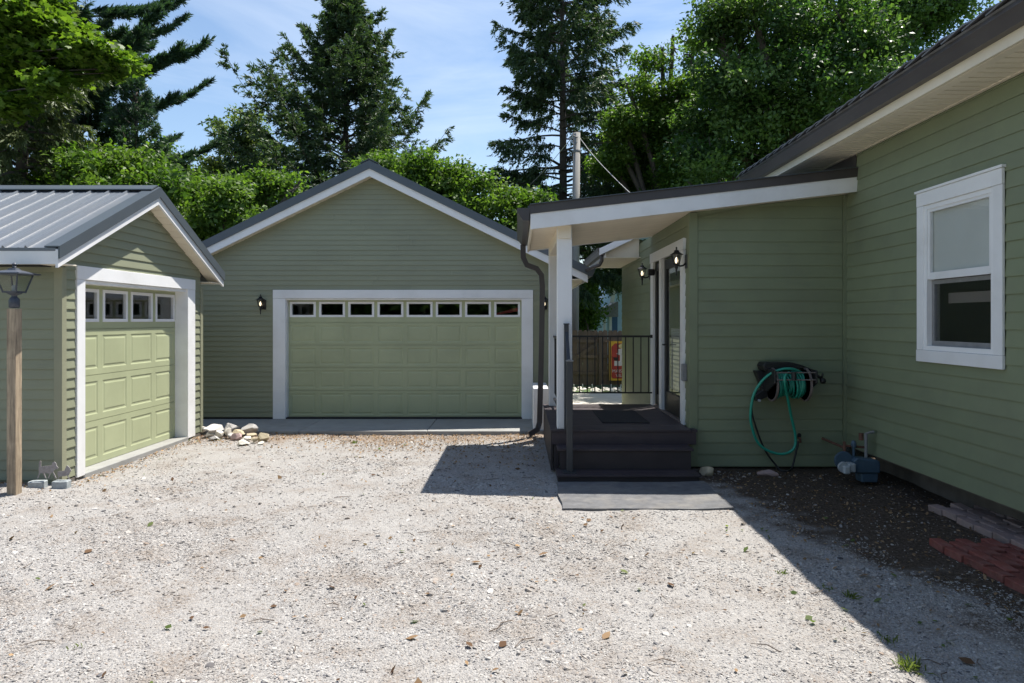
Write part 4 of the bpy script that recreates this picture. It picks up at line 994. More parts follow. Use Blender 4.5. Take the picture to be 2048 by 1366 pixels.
b = MB(); b.tube(smooth_path([hp(1607, 748, .33), hp(1585, 738, .40), hp(1558, 740, .40), hp(1530, 756, .36), hp(1508, 788, .30), hp(1501, 830, .25), hp(1506, 862, .22), hp(1518, 888, .2), hp(1540, 903, .2), hp(1566, 908, .2), hp(1587, 898, .2), hp(1591, 873, .2), hp(1583, 835, .25), hp(1576, 800, .35), hp(1570, 770, .47), hp(1570, 752, .48), hp(1578, 745, .44)]), 0.0165, 9)
b.build('loop', 'hose', GHz, smooth=True)
b = MB(); b.tube(smooth_path([hp(1512, 786, .12), hp(1503, 815, .1), hp(1512, 855, .08), hp(1530, 900, .08), hp(1550, 928, .1), hp(1562, 941, .14), (3.30, 8.33, 0.02), hp(1584, 935, .12), hp(1592, 905, .09), hp(1597, 882, .07)]), 0.012, 8)
tag(b.build('supply_hose', 'black_plastic', None, smooth=True), 'thin black supply hose looping from the reel down to the wall spigot', 'hose')
SP = thing('spigot', 'dark outdoor spigot on the green wall below the hose reel', 'spigot', (3.43, 8.5, 0.38))
b = MB(); q = hp(1598, 876, .06); b.tube([(q[0], 8.52, q[2]), (q[0], 8.44, q[2]), (q[0], 8.43, q[2] - 0.05)], 0.014, 8); b.build('body', 'rust', SP, smooth=True)
b = MB(); b.lathe([(0.026, -0.004), (0.028, 0.0), (0.026, 0.004)], 10, c=(q[0], 8.46, q[2] + 0.035), axis='y'); b.build('handle', 'black', SP)

# ------------------------------------------------------------------ gas meter
GM = thing('gas_meter', 'blue grey gas meter with round regulator and pipes on the soil in the house corner', 'gas meter', (3.95, 7.75, 0.0))
def mp_(px, py, d): return ((px - 1036) * d / 1365.33, d, HC - (py - 641) * d / 1365.33)
b = MB(); b.prism([(3.80, 0.13), (3.78, 0.27), (3.82, 0.30), (4.06, 0.275), (4.08, 0.24), (4.08, 0.13)], 'y', 7.68, 7.86); b.build('body', 'meter', GM, bevel=0.012)
b = MB(); b.prism([(3.88, 0.02), (3.87, 0.125), (4.07, 0.125), (4.06, 0.02)], 'y', 7.70, 7.85); b.build('lower_body', 'meter', GM, bevel=0.012)
b = MB(); b.lathe([(0.058, 0.0), (0.062, 0.02), (0.062, 0.03), (0.05, 0.05)], 20, c=(3.66, 7.66, 0.20), axis='y'); b.build('index_cover', 'meter_grey', GM, smooth=False)
b = MB(); b.box(3.635, 3.705, 7.60, 7.66, 0.135, 0.225); b.build('dial_box', 'meter_grey', GM, bevel=0.012)
b = MB(); b.box(3.70, 3.78, 7.63, 7.74, 0.15, 0.25); b.build('neck', 'meter_grey', GM, bevel=0.01)
b = MB(); b.lathe([(0.09, -0.012), (0.105, -0.008), (0.105, 0.008), (0.09, 0.012)], 24, c=(3.70, 7.76, 0.26), axis='y'); b.build('regulator', 'meter', GM)
MB().box(3.775, 3.79, 7.672, 7.679, 0.16, 0.24).build('label_plate', 'white', GM)
b = MB(); b.tube([(3.73, 7.8, 0.28), (3.73, 7.8, 0.46), mp_(1690, 896, 7.9), mp_(1645, 877, 8.5)], 0.016, 8); b.build('pipe', 'rust', GM)
b = MB(); b.tube([(3.83, 7.79, 0.28), (3.83, 7.79, 0.47)], 0.015, 8); b.lathe([(0.022, 0.40), (0.03, 0.42), (0.03, 0.45), (0.018, 0.48)], 10, c=(3.83, 7.79, 0)); b.build('pipe', 'meter', GM)
b = MB(); b.tube([(3.97, 7.79, 0.27), (3.97, 7.79, 0.56), (4.06, 7.79, 0.58)], 0.018, 8); b.build('pipe', 'pipe_grey', GM)
b = MB(); b.tube([(3.73, 7.8, 0.42), (3.97, 7.8, 0.40)], 0.014, 8); b.lathe([(0.026, 0.48), (0.026, 0.56)], 10, c=(3.93, 7.82, 0)); b.build('pipe', 'rust', GM)

# ------------------------------------------------------------------ loose brick paths
def path_strip(name, label, x0, y1, rows, cols, bl, bw, th, m, z, seed, dipx):
    t = thing(name, label, None, (x0, y1, 0)); t['kind'] = 'structure'
    r = random.Random(seed); mb = MB(); mb.box(-bw / 2 + .006, bw / 2 - .006, -bl / 2 + .008, bl / 2 - .008, -th, 0); me = mb.mesh('brick', m, bevel=0.005)
    for i in range(cols):
        for j in range(rows):
            off = (i % 2) * bl * 0.5
            x = x0 + bw * (i + 0.5) + r.uniform(-.006, .006); y = y1 - off - bl * (j + 0.5) + r.uniform(-.008, .008)
            link('brick', me, t, (x, y, z + r.uniform(-.016, .008) - dipx * i), (r.uniform(-.05, .05), r.uniform(-.07, .07), r.uniform(-.09, .09)))
    return t
path_strip('red_brick_path', None, 3.43, 5.72, 8, 6, 0.222, 0.108, 0.06, 'red_brick', 0.036, 3, 0.002)
path_strip('grey_brick_path', None, 4.02, 6.72, 7, 5, 0.225, 0.112, 0.06, 'grey_paver', 0.055, 4, 0.0)

# ------------------------------------------------------------------ utility pole
UP = thing('utility_pole', 'weathered grey wooden utility pole rising behind the porch roof', 'utility pole', (1.75, 21, 0))
b = MB(); b.tube([(1.72, 21, -0.5), (1.76, 21, 3.5), (1.81, 21, 7.62)], [0.135, 0.125, 0.105], 14); b.build('pole', 'pole_wood', UP, smooth=True)
b = MB(); b.tube([(1.81, 20.88, 7.45), (1.66, 20.8, 7.5), (1.55, 20.8, 7.42)], 0.018, 6); b.tube([(1.81, 20.88, 7.3), (1.70, 20.8, 7.2), (1.72, 20.8, 7.0)], 0.012, 6); b.lathe([(0.12, 0), (0.13, 0.04), (0.12, 0.08)], 14, c=(1.80, 21, 7.0)); b.build('fitting', 'pipe_grey', UP)
b = MB(); b.tube(smooth_path([(1.84, 20.87, 7.5), (2.15, 18.5, 6.2), (2.6, 15.5, 4.7), (3.0, 13.0, 3.6)]), 0.009, 5)
tag(b.build('service_wire', 'wire', None), 'pale service wire dropping from the utility pole to the house roof', 'wire')
b = MB(); b.tube(smooth_path([(1.65, 20.9, 7.45), (0.4, 24, 6.6), (-1.6, 29, 6.0)]), 0.010, 5)
tag(b.build('overhead_wire', 'wire', None), 'thin dark wire running from the pole top into the spruce', 'wire')

# ------------------------------------------------------------------ fence with gate, poster
FN = thing('wooden_fence', 'brown dog eared board fence with a braced gate at the back of the yard', 'fence', (2.6, 19.6, 0))
def picket(m):
    mb = MB(); mb.prism([(-0.068, 0), (0.068, 0), (0.068, 1.52), (0.035, 1.57), (-0.035, 1.57), (-0.068, 1.52)], 'y', 0, 0.02); return mb.mesh('picket', m)
pme = picket('fence_wood'); rf = random.Random(2)
for i in range(52): link('picket', pme, FN, (-1.5 + i * 0.143, 19.6, rf.uniform(-.02, .01)), (0, rf.uniform(-.008, .008), 0))
for (a, b_) in ((-1.5, 0.95), (1.15, 2.30), (2.42, 6)):
    for z in (0.30, 0.78, 1.22): MB().box(a, b_, 19.555, 19.598, z, z + 0.09).build('rail', 'fence_wood', FN)
for x in (1.05, 2.36, 4.8): MB().box(x - 0.05, x + 0.05, 19.50, 19.597, 0, 1.50).build('post', 'fence_wood', FN)
b = MB(); b.prism([(1.2, 0.42), (1.2, 0.55), (2.26, 1.24), (2.26, 1.11)], 'y', 19.53, 19.556); b.build('brace', 'fence_wood', FN)
PO = thing('poster_sign', 'yellow framed red poster with a pale figure and white lettering on the fence', 'sign', (3.0, 19.45, 0.1))
MB().box(2.60, 3.40, 19.44, 19.455, 0.14, 1.26).build('board', 'yellow', PO)
MB().prism([(2.66, 0.24), (2.70, 0.20), (3.30, 0.20), (3.34, 0.24), (3.34, 1.16), (3.30, 1.20), (2.76, 1.20), (2.66, 1.10)], 'y', 19.434, 19.438).build('field', 'poster_red', PO)
b = MB(); b.prism([(2.74, 0.56), (2.98, 0.56), (3.2, 0.58), (3.26, 0.80), (3.15, 0.98), (3.0, 1.06), (2.86, 1.04), (2.82, 1.00), (2.86, 0.96), (2.80, 0.90), (2.90, 0.86), (2.90, 0.70), (2.74, 0.70)], 'y', 19.428, 19.432); b.build('figure', 'poster_white', PO)
b = MB(); b.prism([(3.0 + 0.13 * math.cos(k * math.pi / 8) * (1.15 if k % 2 else 1), 1.12 + 0.075 * math.sin(k * math.pi / 8)) for k in range(16)], 'y', 19.422, 19.426); b.build('headpiece', 'poster_cream', PO)
b = MB(); b.prism([(2.70, 0.80), (2.86, 0.80), (2.84, 0.72), (2.80, 0.70), (2.74, 0.72)], 'y', 19.416, 19.42); b.build('pot', 'poster_black', PO)
def text(body, size, loc, m, parent, name):
    c = bpy.data.curves.new(name, 'FONT'); c.body = body; c.size = size; c.extrude = 0.002; c.align_x = 'LEFT'; c.space_character = 1.05
    o = bpy.data.objects.new(name, c); COL.objects.link(o); bpy.context.view_layer.update()
    me = bpy.data.meshes.new_from_object(o.evaluated_get(bpy.context.evaluated_depsgraph_get())); bpy.data.objects.remove(o)
    me.transform(Matrix.Rotation(R(90), 4, 'X')); me.materials.clear(); me.materials.append(M[m])
    p = link(name, me, parent, loc); return p
text('MAISON', 0.125, (2.68, 19.428, 0.37), 'poster_white', PO, 'lettering')
text('VILLE', 0.125, (2.78, 19.428, 0.245), 'poster_white', PO, 'lettering')
# pale stone edging and short stakes in front of the fence
r = random.Random(12)
b = MB()
for i in range(150):
    x = r.uniform(0.2, 3.0); y = r.uniform(17.5, 18.6); s = r.uniform(0.03, 0.07); b.lathe([(s * .6, 0), (s, s * .4), (s * .5, s * .8)], 5, c=(x, y, 0.0), rot=r.random())
tag(b.build('pale_stones', 'rock_white'), 'strip of pale stones on the ground in front of the board fence', 'stones', kind='stuff')
for i in range(8):
    b = MB(); x = 1.2 + i * 0.24; b.tube([(x, 17.6, 0.0), (x + r.uniform(-.02, .02), 17.6, 0.21)], 0.010, 5)
    tag(b.build('garden_stake', 'white'), 'thin pale garden stake standing in the stone strip before the fence', 'stake', 'thin garden stakes in the stone strip')

# ------------------------------------------------------------------ neighbouring buildings
BH = thing('blue_house', 'light blue neighbouring house with small grey porch roof beyond the fence', 'house', (6, 30, 0))
s = 30 / 1365.33
def bp(px, py, d=30): return ((px - 1036) * d / 1365.33, HC - (py - 641) * d / 1365.33)
A = bp(1222, 600); B = bp(1244, 500)
MB().prism([(bp(1214, 0)[0], -0.2), (bp(1214, 0)[0], bp(0, 625)[1]), (A[0], A[1]), (B[0], B[1]), (8.0, 8.2), (11, 4), (11, -0.2)], 'y', 30, 36).build('wall', 'blue_wall', BH)
MB().prism([(A[0] - .10, A[1] - .3), (A[0] + .08, A[1] - .3), (B[0] + .08, B[1]), (B[0] - .10, B[1])], 'y', 29.9, 29.98).build('rake_board', 'white', BH)
for k in range(24):
    z = 0.3 + k * 0.2; MB().box(4.1 + max(0, z - 2.4) * .2, 9, 29.975, 29.998, z, z + 0.18).build('siding_board', 'blue_wall', BH)
a_ = bp(1187, 628, 28.6); b_ = bp(1236, 600, 28.6)
MB().prism([(a_[0], a_[1]), (b_[0] - .12, b_[1] - .08), (b_[0] - .05, b_[1] - .08), (b_[0] - .05, a_[1] - .12), (a_[0], a_[1] - .12)], 'y', 28.2, 29.9).build('porch_roof', 'grey_roof', BH)
for px in (1209, 1221): 
    x = bp(px, 0, 28.4)[0]; MB().box(x - .05, x + .05, 28.35, 28.45, 0, a_[1] - .12).build('porch_post', 'white', BH)
x = bp(1228, 0)[0]; MB().box(x - .14, x + .14, 29.9, 29.97, 0.1, 2.2).build('door', 'blue_dark', BH)
x = bp(1235, 0, 29.9)[0]; MB().box(x - .07, x + .12, 29.88, 29.96, bp(0, 567)[1], bp(0, 510)[1]).build('window', 'blue_dark', BH)
DH = thing('dark_house', 'dark neighbouring shed with a small white framed window seen above the fence', 'shed', (2.5, 34, 0))
MB().box(-0.5, 4.4, 34, 37, -0.2, 2.6).build('wall', 'far_dark', DH)
q = bp(1179, 650, 33.9); f = MB()
for (a, b_, c_, d_) in ((-.25, -.21, -.28, .26), (.21, .25, -.28, .26), (-.21, .21, .22, .26), (-.21, .21, -.28, -.24), (-.02, .02, -.24, .22)): f.box(q[0] + a, q[0] + b_, 33.9, 33.98, q[1] + c_, q[1] + d_)
f.build('window_frame', 'white', DH); MB().box(q[0] - .21, q[0] + .21, 33.985, 33.995, q[1] - .24, q[1] + .22).build('pane', 'black', DH)
MB().prism([(-0.7, 2.5), (4.6, 2.5), (2, 3.6)], 'y', 33.8, 37.2).build('roof', 'grey_roof', DH)

# ================================================================== TREES
def limb_mesh(paths):
    mb = MB()
    for p, r in paths: mb.tube(p, r, 7, cap=True)
    return mb

def blades(P, D, ln, wd, rng, jit=0.5, k=4):
    """thin rhombus blades at points P, direction D"""
    n = len(P); d = unit(D + rng.normal(0, jit, (n, 3))); s = unit(np.cross(d, rng.normal(0, 1, (n, 3))))
    L_ = (ln * rng.uniform(0.6, 1.3, (n, 1))); W_ = (wd * rng.uniform(0.7, 1.3, (n, 1)))
    return np.stack([P, P + d * L_ * 0.45 + s * W_, P + d * L_, P + d * L_ * 0.45 - s * W_], 1)

def conifer(name, label, cat_, x, y, H, zb, rmax, seed, matn='spruce', nb=110, droop=0.25, up=0.35, asc=0.15, twigs=26, bl=(0.17, 0.022), per=22,
            hang=0.5, asym=None, tip=0.10, trunk_r=0.22, power=0.85, twl=0.30, gap=None, density=None):
    rng = np.random.default_rng(seed); t = thing(name, label, cat_, (x, y, 0))
    lean = rng.normal(0, 0.15)
    mb = limb_mesh([([(x, y, -0.3), (x + lean * .4, y, H * 0.5), (x + lean, y, H)], [trunk_r, trunk_r * .6, 0.02])]); mb.build('trunk', 'bark', t, smooth=True)
    br = MB(); Ps = []; Ds = []; Ts = []
    for i in range(nb):
        f = (i + rng.uniform(0, 1)) / nb; z = zb + (H - zb) * f
        az = i * 2.399 + rng.normal(0, 0.4)
        r = rmax * ((1 - f) ** power) * rng.uniform(0.62, 1.12) + 0.12
        if asym: r *= asym(az, z)
        if gap and gap(az, z, rng): continue
        ux, uy = math.cos(az), math.sin(az)
        a0 = asc + (0.5 * f) + rng.normal(0, 0.08)
        n = 9; pts = []
        for k in range(n):
            s = k / (n - 1)
            zz = z + r * (a0 * s - droop * (1 - f * 0.8) * s * s * 1.6 + up * s ** 4 * 0.8)
            w_ = 0.06 * r * math.sin(s * 3 + i)
            pts.append(np.array([x + lean * f + ux * r * s - uy * w_, y + uy * r * s + ux * w_, zz]))
        br.tube([tuple(p) for p in pts], [max(0.008, 0.035 * (1 - k / n) * (0.4 + r / rmax)) for k in range(n)], 4, cap=False)
        pts = np.array(pts)
        m_ = max(6, int(twigs * (0.3 + r / rmax)))
        s = rng.uniform(0.12, 1.0, m_) ** 0.8
        idx = s * (n - 1); i0 = np.minimum(idx.astype(int), n - 2); fr_ = (idx - i0)[:, None]
        bp_ = pts[i0] * (1 - fr_) + pts[i0 + 1] * fr_; bd = unit(pts[i0 + 1] - pts[i0])
        side = np.where(rng.random((m_, 1)) < 0.5, -1, 1) * np.array([-uy, ux, 0])[None]
        td = unit(bd * rng.uniform(0.5, 1.0, (m_, 1)) + side * rng.uniform(0.1, 1.0, (m_, 1)) + np.array([0, 0, 1])[None] * (rng.uniform(-hang, 0.15, (m_, 1))))
        tl = (twl * (1.15 - 0.6 * s) * (0.35 + 0.65 * r / rmax) * rng.uniform(0.6, 1.3, m_)) * (rmax / 3) ** 0.5 + 0.08
        u_ = rng.uniform(0, 1, (m_, per)); 
        sag = -(u_ ** 2) * hang * 0.35 * tl[:, None]
        P = bp_[:, None] + td[:, None] * (u_ * tl[:, None])[..., None]; P[..., 2] += sag
        P += rng.normal(0, 0.02, P.shape)
        D = np.repeat((td + np.array([0, 0, -0.25 * hang]))[:, None], per, 1)
        Ps.append(P.reshape(-1, 3)); Ds.append(D.reshape(-1, 3)); Ts.append(np.repeat(np.clip(rng.normal(0.45, 0.25, m_), 0, 1), per))
    br.build('branches', 'bark', t)
    # leader
    m_ = 160; zt = np.linspace(H - 1.4, H + 0.15, m_); P = np.stack([np.full(m_, x + lean) + rng.normal(0, .05, m_), y + rng.normal(0, .05, m_), zt], 1)
    Ps.append(P); Ds.append(np.tile([0, 0, 0.9], (m_, 1)) + rng.normal(0, .5, (m_, 3))); Ts.append(np.full(m_, .5))
    P = np.concatenate(Ps); D = np.concatenate(Ds); T = np.concatenate(Ts)
    Q = blades(P, D, bl[0], bl[1], rng, 0.42)
    quads_mesh('needles', Q, matn, np.clip(T + rng.normal(0, .12, len(T)), 0, 1), t)
    return t

def leafy(name, label, cat_, x, y, clusters, n, ls, seed, matn, trunk=0.15, trunk_h=None, lw=0.55, sprig=10, spread=0.13, upb=0.5, limbs=True, tr_mean=0.45, rshell=0.45, clumps=14.0, csize=0.42, loose=0.25):
    rng = np.random.default_rng(seed); t = thing(name, label, cat_, (x, y, 0))
    C = np.array([c[:3] for c in clusters], float); Rr = np.array([c[3] for c in clusters], float)
    th = trunk_h if trunk_h is not None else C[:, 2].min() * 0.6
    mb = MB(); mb.tube([(x, y, -0.3), (x + .05, y, th * .5), (x - .04, y, th)], [trunk, trunk * .85, trunk * .75], 9); mb.build('trunk', 'bark', t, smooth=True)
    if limbs:
        mb = MB()
        for c, r in zip(C, Rr):
            a = np.array([x, y, th * rng.uniform(0.7, 1.0)]); m1 = a * .55 + c * .45 + rng.normal(0, .25, 3) * min(1, r); 
            mb.tube(smooth_path([tuple(a), tuple(m1), tuple(c), tuple(c + (c - m1) * .08)], 4), [trunk * .55 * (1 - k / 13 * .85) for k in range(13)], 6, cap=False)
            for q in range(4):
                e = c + unit(rng.normal(0, 1, 3)) * r * 0.85; mb.tube([tuple(c), tuple((c + e) / 2 + rng.normal(0, .06, 3)), tuple(e)], [trunk * .16, trunk * .1, .006], 5, cap=False)
        mb.build('branches', 'bark', t)
    vol = Rr ** 2.2; pr = vol / vol.sum(); ns = n // sprig
    ci = rng.choice(len(C), ns, p=pr)
    d = unit(rng.normal(0, 1, (ns, 3))); rad = rng.uniform(rshell, 1, (ns, 1)) ** 0.7
    lump = 1 + 0.22 * np.sin(d[:, :1] * 5 + ci[:, None]) * np.cos(d[:, 1:2] * 6 + ci[:, None] * 2) + 0.12 * np.sin(d[:, 2:3] * 11 + ci[:, None])
    kc = max(30, int(clumps * (Rr ** 2).sum()))
    cci = rng.choice(len(C), kc, p=(Rr ** 2) / (Rr ** 2).sum()); cd_ = unit(rng.normal(0, 1, (kc, 3)))
    CC = C[cci] + cd_ * rng.uniform(rshell, 1.08, (kc, 1)) * Rr[cci][:, None] * np.array([1, 1, .9])
    ctint = rng.normal(0, .26, kc); csz = csize * rng.uniform(.6, 1.4, kc)
    cj = rng.choice(kc, ns, p=csz ** 2 / (csz ** 2).sum())
    g3 = rng.normal(0, .5, (ns, 3)); g3 /= np.maximum(1, np.linalg.norm(g3, axis=1, keepdims=True) / 1.3)
    S = CC[cj] + g3 * csz[cj][:, None] * np.array([1, 1, .55])
    S = np.where(rng.random((ns, 1)) < loose, C[ci] + d * rad * Rr[ci][:, None] * lump * np.array([1, 1, 0.9]), S)
    st = np.clip(tr_mean + ctint[cj] + rng.normal(0, .12, ns) , 0, 1); d = cd_[cj]
    P = S[:, None] + rng.normal(0, spread, (ns, sprig, 3)) * np.array([1, 1, .6]); P = P.reshape(-1, 3); nn = len(P)
    out = np.repeat(d, sprig, 0)
    nrm = unit(rng.normal(0, .75, (nn, 3)) + np.array([0, 0, upb]) + out * 0.35)
    ax = unit(np.cross(nrm, rng.normal(0, 1, (nn, 3)))) ; sd = np.cross(nrm, ax)
    L_ = ls * rng.uniform(.6, 1.3, (nn, 1)); W_ = L_ * lw * .5
    fold = nrm * L_ * 0.10
    Q = np.stack([P, P + ax * L_ * .5 + sd * W_ + fold, P + ax * L_, P + ax * L_ * .5 - sd * W_ + fold], 1)
    quads_mesh('leaves', Q, matn, np.clip(np.repeat(st, sprig) + rng.normal(0, .12, nn), 0, 1), t)
    return t

def px(pxx, py, d): return ((pxx - 1036) * d / 1365.33, d, HC - (py - 641) * d / 1365.33)
def cl(lst, d, seed=0, dj=1.0):
    r = random.Random(seed); out = []
    for (a, b, rp) in lst:
        dd = d + r.uniform(-dj, dj); p = px(a, b, dd); out.append((*p, rp * dd / 1365.33))
    return out

# spruce in the centre
def asym1(az, z):
    c = math.cos(az)
    return 1.0 + (0.25 * max(0, -c) if z < 9 else 0) + 0.1 * math.sin(az * 3 + z)
conifer('spruce_tree', 'broad dark spruce with upturned branch tips behind the large garage', 'tree', px(690, 0, 27)[0], 27, 14.75, 3.2, 5.8, 21, nb=260, droop=0.22, up=0.55, asc=0.12, asym=asym1, power=0.92, twigs=44, per=26, hang=0.8, twl=0.5)
# spruce right of centre, tall and sparse
def gap2(az, z, rng): return (8.2 < z < 9.9 and math.cos(az) < 0.3 and rng.random() < 0.75)
def asym2(az, z):
    k = 1.0
    if z < 8.3: k = 1.25
    if z > 14: k = 0.9
    return k + 0.12 * math.sin(az * 2 + z)
conifer('spruce_tree', 'tall narrow spruce with bare trunk showing, behind the utility pole', 'tree', px(1128, 0, 27)[0], 27, 19.6, 3.6, 3.5, 5, nb=225, droop=0.28, up=0.25, asc=0.02, asym=asym2, gap=gap2, power=0.42, twigs=40, per=26, hang=1.05, twl=0.5)
# white pine on the left
def asym3(az, z): return 1.15 if math.cos(az) > 0.2 else 0.7
conifer('pine_tree', 'large white pine with long upswept branches at upper left', 'tree', px(150, 0, 23)[0], 23, 17.5, 4.5, 4.15, 9, matn='pine', nb=96, droop=0.04, up=0.30, asc=0.04, asym=asym3, power=0.35, twigs=80, per=50, bl=(0.20, 0.020), hang=0.05, twl=0.52, trunk_r=0.26)
# drooping spruce far left
conifer('spruce_tree', 'old drooping spruce with hanging yellowish sprays behind the small garage roof', 'tree', px(40, 0, 16)[0], 16, 10.5, 2.8, 2.5, 14, matn='spruce_yel', nb=140, droop=0.45, up=0.12, asc=0.0, power=0.5, twigs=34, per=26, hang=1.25, twl=0.42, bl=(0.13, 0.018))
# small spruce
conifer('spruce_tree', 'small dense young spruce between the pine and the green shrubs', 'tree', px(262, 0, 19)[0], 19, 8.5, 2.8, 1.6, 17, matn='pine', nb=110, droop=0.1, up=0.3, asc=0.25, power=0.75, twigs=22, per=22, hang=0.3, twl=0.30, bl=(0.10, 0.014))
conifer('spruce_tree', 'dark spruce beyond the fence, right of the utility pole', 'tree', px(1320, 0, 26)[0], 26, 10.2, 6.3, 2.9, 19, nb=110, droop=0.35, up=0.15, asc=0.0, power=0.6, twigs=30, per=24, hang=1.1, twl=0.4)
conifer('spruce_tree', 'dark spruce at the left edge of the picture behind the drooping one', 'tree', px(-60, 0, 20)[0], 20, 12.5, 1, 3.0, 23, nb=80, droop=0.35, up=0.15, asc=0.0, power=0.5, twigs=30, per=22, hang=1.0, twl=0.42)

# green broadleaf shrubs and small trees behind the garages
leafy('leafy_tree', 'bright green bushy tree rising just behind the small garage ridge', 'tree', px(250, 0, 16)[0], 16, cl([(160, 350, 50), (215, 330, 52), (275, 345, 50), (250, 400, 60), (180, 410, 50), (320, 380, 50), (110, 385, 40)], 16, 1, .7), 15000, 0.13, 41, 'leafy')
leafy('leafy_tree', 'bright green bushy tree filling the gap between the two garage roofs', 'tree', px(400, 0, 17)[0], 17, cl([(360, 400, 50), (410, 390, 45), (455, 405, 50), (380, 450, 55), (450, 455, 50), (500, 400, 42), (545, 385, 40), (590, 375, 34)], 17, 2, .7), 19000, 0.13, 42, 'leafy')
leafy('leafy_tree', 'bright green rounded tree behind the right slope of the large garage', 'tree', px(850, 0, 22)[0], 22, cl([(755, 335, 34), (800, 338, 40), (850, 350, 44), (900, 362, 42), (860, 400, 60), (780, 380, 50)], 22, 3, .8), 16000, 0.15, 43, 'leafy')
leafy('leafy_tree', 'bright green low tree touching the porch roof gutter', 'tree', px(1010, 0, 22)[0], 22, cl([(950, 388, 38), (1000, 402, 38), (1045, 412, 38), (1080, 425, 34), (1010, 450, 60), (930, 430, 55), (1070, 480, 60)], 22, 4, .8), 15000, 0.15, 44, 'leafy')
leafy('leafy_tree', 'small grey green tree beside the blue sky gap left of the spruce', 'tree', px(450, 0, 29)[0], 29, cl([(480, 240, 26), (460, 285, 28), (500, 280, 30), (440, 255, 16), (510, 225, 18), (485, 325, 36), (420, 330, 20), (440, 345, 28), (405, 355, 24), (520, 330, 30)], 29, 5, .8), 11000, 0.16, 45, 'pale', spread=0.12, csize=.35)
leafy('leafy_tree', 'feathery dark shrub between the bushy trees left of the large garage', 'tree', px(350, 0, 24)[0], 24, cl([(340, 340, 40), (385, 370, 30), (300, 330, 40)], 24, 6, .8), 6000, 0.15, 46, 'oak', spread=0.25)
# big broadleaf trees on the right
leafy('oak_tree', 'huge dark leafy tree spreading above the house roof at right', 'tree', px(1560, 0, 20)[0], 20,
      cl([(1440, 60, 70), (1510, 40, 90), (1600, 50, 90), (1700, 60, 100), (1800, 30, 90), (1880, 10, 80), (1480, 140, 75), (1560, 140, 90), (1660, 150, 100), (1760, 130, 90), (1500, 230, 75), (1590, 230, 80), (1680, 220, 70), (1440, 200, 60), (1480, 300, 60), (1420, 320, 55), (1560, -60, 110), (1700, -80, 120), (1850, -80, 120), (1450, -30, 70), (1395, 260, 50), (1400, 380, 50), (1500, 370, 50), (1560, 320, 60)], 20, 7, 2.0),
      125000, 0.135, 51, 'oak', upb=0.8, trunk=0.32, trunk_h=4.5, spread=0.13, rshell=0.15, clumps=8, csize=0.60, loose=0.12)
leafy('oak_tree', 'lighter leafy tree between the tall spruce and the huge dark tree', 'tree', px(1330, 0, 24)[0], 24,
      cl([(1325, 120, 34), (1290, 150, 34), (1360, 170, 44), (1385, 110, 24), (1260, 185, 38), (1310, 215, 52), (1370, 245, 52), (1250, 250, 42), (1300, 300, 50), (1360, 330, 50), (1230, 330, 45), (1420, 260, 50), (1345, 95, 16), (1290, 370, 50), (1350, 385, 50), (1230, 280, 36), (1400, 190, 40), (1340, 280, 50), (1420, 340, 60)], 24, 8, 1.5),
      65000, 0.135, 52, 'leafy', upb=0.8, trunk=0.25, trunk_h=4.5, spread=0.13, rshell=0.15, tr_mean=0.42, clumps=8, csize=0.5, loose=0.08)
# behind the fence
leafy('leafy_tree', 'bright green leafy bush just beyond the board fence', 'tree', px(1178, 0, 24.5)[0], 24.5, cl([(1168, 585, 20), (1176, 612, 20), (1162, 550, 12), (1178, 640, 16), (1160, 620, 20)], 24.5, 9, .4), 5000, 0.13, 53, 'leafy', trunk=0.06)
rng = np.random.default_rng(77)
def mass(name, label, n, xr, yr, zr, ls, matn, seed, zfun=None):
    rng = np.random.default_rng(seed); P = np.stack([rng.uniform(*xr, n), rng.uniform(*yr, n), rng.uniform(0, 1, n)], 1)
    P[:, 2] = zr[0] + P[:, 2] * (zr[1] - zr[0]) * (0.75 + 0.25 * np.sin(P[:, 0] * 0.5) * np.cos(P[:, 0] * 0.23 + 1))
    nrm = unit(rng.normal(0, .8, (n, 3)) + np.array([0, 0, .4])); ax = unit(np.cross(nrm, rng.normal(0, 1, (n, 3)))); sd = np.cross(nrm, ax); L_ = ls * rng.uniform(.6, 1.4, (n, 1))
    Q = np.stack([P, P + ax * L_ * .5 + sd * L_ * .3, P + ax * L_, P + ax * L_ * .5 - sd * L_ * .3], 1)
    tag(quads_mesh(name, Q, matn, np.clip(rng.normal(.45, .25, n), 0, 1)), label, 'woodland', kind='stuff')
mass('far_woodland', 'far dark woodland closing the view behind all the trees', 42000, (-60, 60), (46, 56), (-0.5, 7.5), 0.55, 'oak', 61)
mass('added_rear_woodland', 'unseen woodland added behind the viewpoint to darken reflections', 60000, (-32, 32), (-34, -27), (-0.5, 12), 0.75, 'oak', 63)  # added out of view: darkens pane reflections, cuts ambient light on front walls
mass('back_foliage', 'dark foliage filling the gap above the fence behind the porch', 9000, (-2, 5.5), (37.5, 40), (0, 6.8), 0.26, 'oak', 62)

